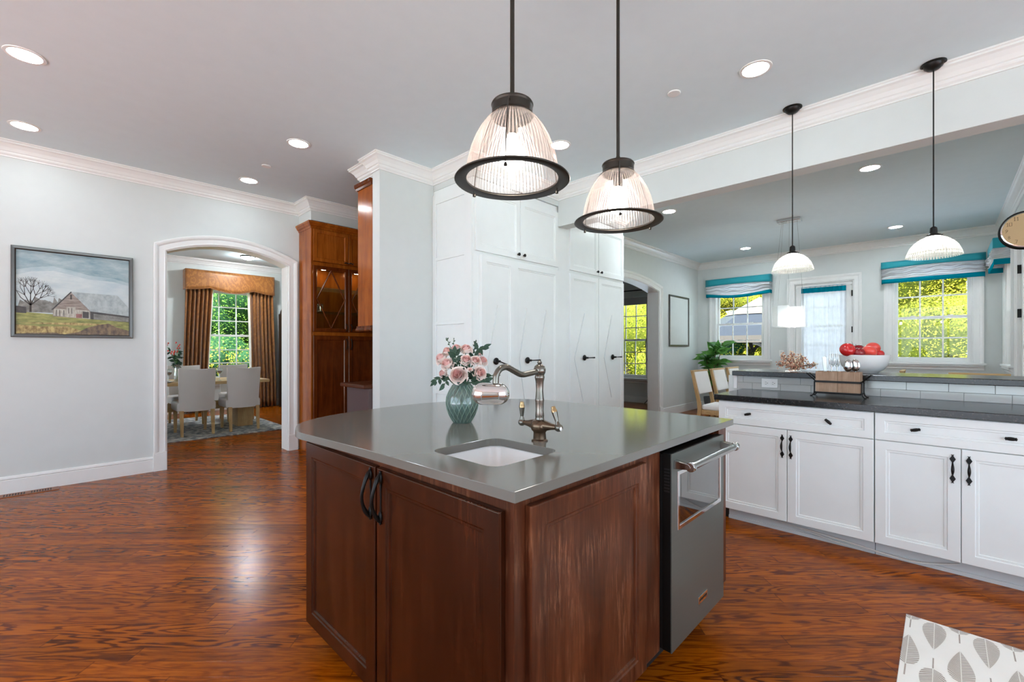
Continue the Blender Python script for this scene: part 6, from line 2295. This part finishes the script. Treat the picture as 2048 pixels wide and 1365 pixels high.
def spoon(label, y0, x, lean, ztop):
    root = utensil_root('spoon', label, 'spoon', x, y0, 0.96, 'spoons in the crate')
    mb = MB(Matrix.Translation((x, y0, 0.96)) @ Matrix.Rotation(lean, 4, 'X'))
    h = ztop - 0.96
    mb.tube([(0, 0, 0), (0, 0, h - 0.085)], [0.004, 0.003], 8)
    mb.ell((0, 0, h - 0.044), 0.010, 0.0265, 0.043, 18, 12)
    mb.build('spoon_body', M['steel_s'], root)


spoon('left spoon of the pair standing bowl-up in the cutlery crate', 0.482, 3.82, 0.03, 1.178)
spoon('right spoon of the pair standing bowl-up in the cutlery crate', 0.434, 3.842, -0.03, 1.180)

# ------------------------------------------------------------------ runner on the floor, floor register
root = thing('runner_rug', 'cream runner rug with taupe skeleton leaves on the wood floor before the white cabinets', 'rug', (1.9, -0.3, 0))
ry0, ry1, rx0, rx1 = -0.62, 0.128, 0.9, 2.79
mb = MB(); mb.box(rx0, rx1, ry0, ry1, 0.0, 0.006)
cloth = mb.build('cloth', M['runner'], root, bevel=0.002)
mb = MB()


def clip_face(pts, z=0.0064):
    if all(rx0 < p[0] < rx1 and ry0 < p[1] < ry1 for p in pts):
        mb.face([(p[0], p[1], z) for p in pts])
    else:
        q = [(min(max(p[0], rx0), rx1), min(max(p[1], ry0), ry1)) for p in pts]
        a = sum(q[i][0] * q[(i + 1) % len(q)][1] - q[(i + 1) % len(q)][0] * q[i][1] for i in range(len(q)))
        if abs(a) > 1e-6:
            mb.face([(p[0], p[1], z) for p in q])


def print_leaf(xt, y, sgn, L=0.245, W=0.080):
    """skeleton leaf: round end towards sgn*X, drawn from veins"""
    def hw(t):
        return W * 0.5 * (math.sin(PI * min(1.0, t) ** 0.62) ** 0.8) * (1 - 0.15 * t) if 0 < t < 1 else 0
    nv = 26
    for i in range(nv):
        t0 = (i + 0.10) / nv
        t1 = (i + 0.72) / nv
        for s in (-1, 1):
            o0, o1 = t0 + 0.20 * (1 - t0) * min(1, t0 * 5 + 0.25), t1 + 0.20 * (1 - t1) * min(1, t1 * 5 + 0.25)
            a = [(xt - sgn * L * t0, y + s * 0.0014), (xt - sgn * L * t1, y + s * 0.0014),
                 (xt - sgn * L * o1, y + s * max(hw(o1), 0.0015)), (xt - sgn * L * o0, y + s * max(hw(o0), 0.0015))]
            clip_face(a)
    xs_ = (xt + sgn * 0.004, xt + sgn * 0.085)
    clip_face([(xs_[0], y - 0.0022), (xs_[1], y - 0.0022), (xs_[1], y + 0.0022), (xs_[0], y + 0.0022)])


for c in range(9):
    y = 0.110 - 0.0785 * c
    for r in range(6):
        if c % 2:
            print_leaf(2.780 - 0.40 * r, y, 1)
        else:
            print_leaf(2.750 - 0.40 * r, y, -1)
lf = mb.build('leaf_print', M['runner_leaf'], cloth, fix=False)

root = thing('floor_register', 'wooden floor register with two rows of slots by the left wall baseboard', 'vent', (-0.13, 5.70, 0))
mb = MB(); mb.box(-0.32, 0.045, 5.645, 5.768, 0.0, 0.004)
mb.build('plate', M['floor_plate'], root, bevel=0.001)
mb = MB()
for g0 in (-0.285, -0.125):
    for k in range(8):
        x = g0 + k * 0.0165
        mb.box(x, x + 0.008, 5.668, 5.745, 0.0035, 0.0046)
mb.build('slots', M['dark'], root)

# ------------------------------------------------------------------ the garden
mb = MB(); mb.box(-30, 45, -30, 45, -0.9, -0.6)
struct(mb.build('ground', M['lawn']))
mb = MB(); mb.box(-14, 9.9, -14, -3.4, -0.6, -0.13); mb.box(-14, -2.8, -3.4, 12, -0.6, -0.13); mb.box(9.7, 15.2, -3.0, 8.0, -0.6, -0.2); mb.box(-2.7, 9.6, 10.9, 12.6, -0.6, -0.2)  # unseen paving added as a reflector to lift the ceilings
struct(mb.build('ground_bounce', M['bounce_terrace']))


def make_tree(name, label, group, seed, leafm, corem, h, rad, nleaf, ls):
    rnd = random.Random(seed)
    root = thing(name, label, 'tree', (0, 0, 0), group)
    mb = MB()
    mb.tube(catmull([(0, 0, 0), (0, 0, 0), (0.05, 0.03, h * 0.3), (-0.04, 0.05, h * 0.62), (-0.04, 0.05, h * 0.62)], 4), [0.16 - 0.011 * i for i in range(9)], 8)
    for k in range(5):
        a = k * 1.3
        mb.tube([(0, 0, h * (0.25 + 0.06 * k)), (rad * 0.35 * math.cos(a), rad * 0.35 * math.sin(a), h * (0.4 + 0.07 * k)), (rad * 0.7 * math.cos(a), rad * 0.7 * math.sin(a), h * (0.48 + 0.09 * k))], [0.06, 0.04, 0.015], 6)
    mb.build('trunk', M['bark'], root, fix=False)
    blobs = []
    for k in range(15):
        z = h * rnd.uniform(0.06, 0.9)
        rr = rad * (1.0 - 0.55 * abs(z / h - 0.42)) * rnd.uniform(0.3, 0.72)
        a = rnd.uniform(0, 6.28)
        blobs.append((rr * math.cos(a), rr * math.sin(a), z, rad * rnd.uniform(0.36, 0.58)))
    blobs.append((0, 0, h * 0.5, rad * 0.8))
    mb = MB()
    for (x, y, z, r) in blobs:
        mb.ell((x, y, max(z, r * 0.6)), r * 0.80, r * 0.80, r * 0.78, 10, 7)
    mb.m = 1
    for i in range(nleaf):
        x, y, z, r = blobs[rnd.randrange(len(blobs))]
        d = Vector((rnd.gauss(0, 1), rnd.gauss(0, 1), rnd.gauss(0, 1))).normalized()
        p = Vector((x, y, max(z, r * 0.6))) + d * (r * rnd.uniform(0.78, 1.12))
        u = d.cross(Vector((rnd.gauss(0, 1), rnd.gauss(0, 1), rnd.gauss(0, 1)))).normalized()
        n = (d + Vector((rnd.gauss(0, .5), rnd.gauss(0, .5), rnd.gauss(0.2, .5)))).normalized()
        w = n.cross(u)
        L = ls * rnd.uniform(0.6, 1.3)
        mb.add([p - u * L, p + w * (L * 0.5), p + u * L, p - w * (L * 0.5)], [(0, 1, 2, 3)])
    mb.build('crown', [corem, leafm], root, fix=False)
    return root


ty = make_tree('garden_tree', 'yellow-green tree filling the right nook window', 'yellow-green trees beyond the nook', 1, M['tree_y'], M['tree_core'], 5.2, 1.9, 42000, 0.026)
ty.location = (16.2, 0.6, -0.6)
ty2 = make_tree('garden_tree', 'yellow-green tree seen through the left panes of the left nook window', 'yellow-green trees beyond the nook', 2, M['tree_y'], M['tree_core'], 5.6, 2.1, 42000, 0.027)
ty2.location = (22.5, 8.6, -0.6)
spots = [(ty2, 17.8, -1.9, 1.0, 'yellow-green tree behind the right jamb of the right nook window'), (ty, 19.0, 2.6, 1.9, 'yellow-green tree behind the garden door curtain'),
         (ty2, 20.5, -4.6, 2.2, 'yellow-green tree beyond the far right corner of the nook'), (ty, 23.2, 6.0, 0.7, 'yellow-green tree behind the gazebo roof in the left nook window'),
         (ty2, 15.2, 8.6, 2.9, 'yellow-green tree filling the window seen through the second arch'), (ty, 17.0, 11.2, 3.4, 'yellow-green tree beyond the left edge of the window behind the second arch'),
         (ty, 22.0, 11.6, 4.4, 'yellow-green tree far back behind the window of the second arch'), (ty2, 24.0, 3.6, 5.0, 'yellow-green tree far back right of the gazebo'),
         (ty, 9.0, -6.5, 5.5, 'yellow-green tree outside the narrow right wall window')]
for src, x, y, rz, lab in spots:
    dup(src, (x, y, -0.6), rz, lab)
tg = make_tree('garden_tree', 'green leafy tree filling the middle of the dining room window', 'green trees beyond the dining room', 5, M['tree_g'], M['tree_core_g'], 6.0, 2.0, 42000, 0.029)
tg.location = (4.0, 16.6, -0.6)
dup(tg, (6.3, 17.8, -0.6), 1.3, 'green leafy tree at the right side of the dining room window')
dup(tg, (2.0, 18.0, -0.6), 2.6, 'green leafy tree behind the left dining room curtain')
dup(tg, (4.8, 20.2, -0.6), 4.0, 'green leafy tree far back in the dining room window')
sh = make_tree('garden_shrub', 'low yellow-green shrub in the bottom panes of the dining room window', 'shrubs under the dining room window', 8, M['tree_y'], M['tree_core_g'], 1.75, 0.75, 7000, 0.026)
sh.location = (3.7, 13.6, -0.6)
sh['category'] = 'shrub'
dup(sh, (4.6, 14.0, -0.6), 2.0, 'low yellow-green shrub at the lower right of the dining room window')
dup(sh, (2.8, 13.9, -0.6), 4.0, 'low yellow-green shrub behind the foot of the left curtain')
dup(sh, (17.2, 5.2, -0.6), 1.0, 'low bright shrub under the gazebo roof in the left nook window', (1.5, 1.5, 1.25))
dup(sh, (18.2, 6.6, -0.6), 3.0, 'low bright shrub left under the gazebo in the left nook window', (1.6, 1.6, 1.3))
dup(sh, (18.6, 4.0, -0.6), 5.0, 'low bright shrub right of the gazebo post', (1.5, 1.5, 1.3))

# gazebo beyond the left nook window
gx, gy, gr = 16.9, 4.55, 2.35
root = thing('gazebo', 'dark gazebo with slate roof and arched brackets outside the left nook window', 'gazebo', (gx, gy, -0.6))
oc = [(gx + gr * math.cos(R(22.5 + 45 * k)), gy + gr * math.sin(R(22.5 + 45 * k))) for k in range(8)]
mb = MB()
mb.add([(x, y, 1.66) for x, y in oc] + [(gx, gy, 3.0)], [(k, (k + 1) % 8, 8) for k in range(8)])
mb.add([(x, y, 1.655) for x, y in oc], [tuple(range(8))])
mb.build('roof', M['slate'], root)
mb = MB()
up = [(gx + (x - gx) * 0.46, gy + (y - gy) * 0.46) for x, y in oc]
mb.add([(x, y, 2.405) for x, y in up] + [(gx, gy, 3.03)], [(k, (k + 1) % 8, 8) for k in range(8)])  # upper cone coloured pale to stand for sun on the roof
mb.build('roof_sunlit', M['slate_sunlit'], root)
mb = MB()
for k in range(8):
    (x0, y0), (x1, y1) = oc[k], oc[(k + 1) % 8]
    d = Vector((x1 - x0, y1 - y0, 0)).normalized()
    n = Vector((d.y, -d.x, 0))
    p = [Vector((x0, y0, 0)), Vector((x1, y1, 0))]
    a, b = p[0] - n * 0.06, p[1] - n * 0.06
    mb.add([(q.x, q.y, z) for z in (1.44, 1.66) for q in (p[0], p[1], b, a)], [(0, 3, 2, 1), (4, 5, 6, 7), (0, 1, 5, 4), (1, 2, 6, 5), (2, 3, 7, 6), (3, 0, 4, 7)])
mb.build('fascia', M['gaz_wood'], root)
for k in range(8):
    x, y = gx + (oc[k][0] - gx) * 0.93, gy + (oc[k][1] - gy) * 0.93
    mb = MB(); mb.box(x - 0.07, x + 0.07, y - 0.07, y + 0.07, -0.6, 1.45)
    for kk in (k - 1, (k + 1) % 8):
        d = Vector((oc[kk][0] - oc[k][0], oc[kk][1] - oc[k][1], 0)).normalized()
        pts = []
        for i in range(7):
            a = R(90 * i / 6)
            pts.append(Vector((x, y, 0)) + d * (0.42 * (1 - math.cos(a)) + 0.05) + Vector((0, 0, 0.98 + 0.46 * math.sin(a))))
        mb.tube(pts, 0.06, 6)
    mb.build('post', M['gaz_wood'], root)
mb = MB(); mb.prism([(x, y) for x, y in oc], 'z', -0.6, -0.45)
mb.build('deck', M['gaz_wood'], root)
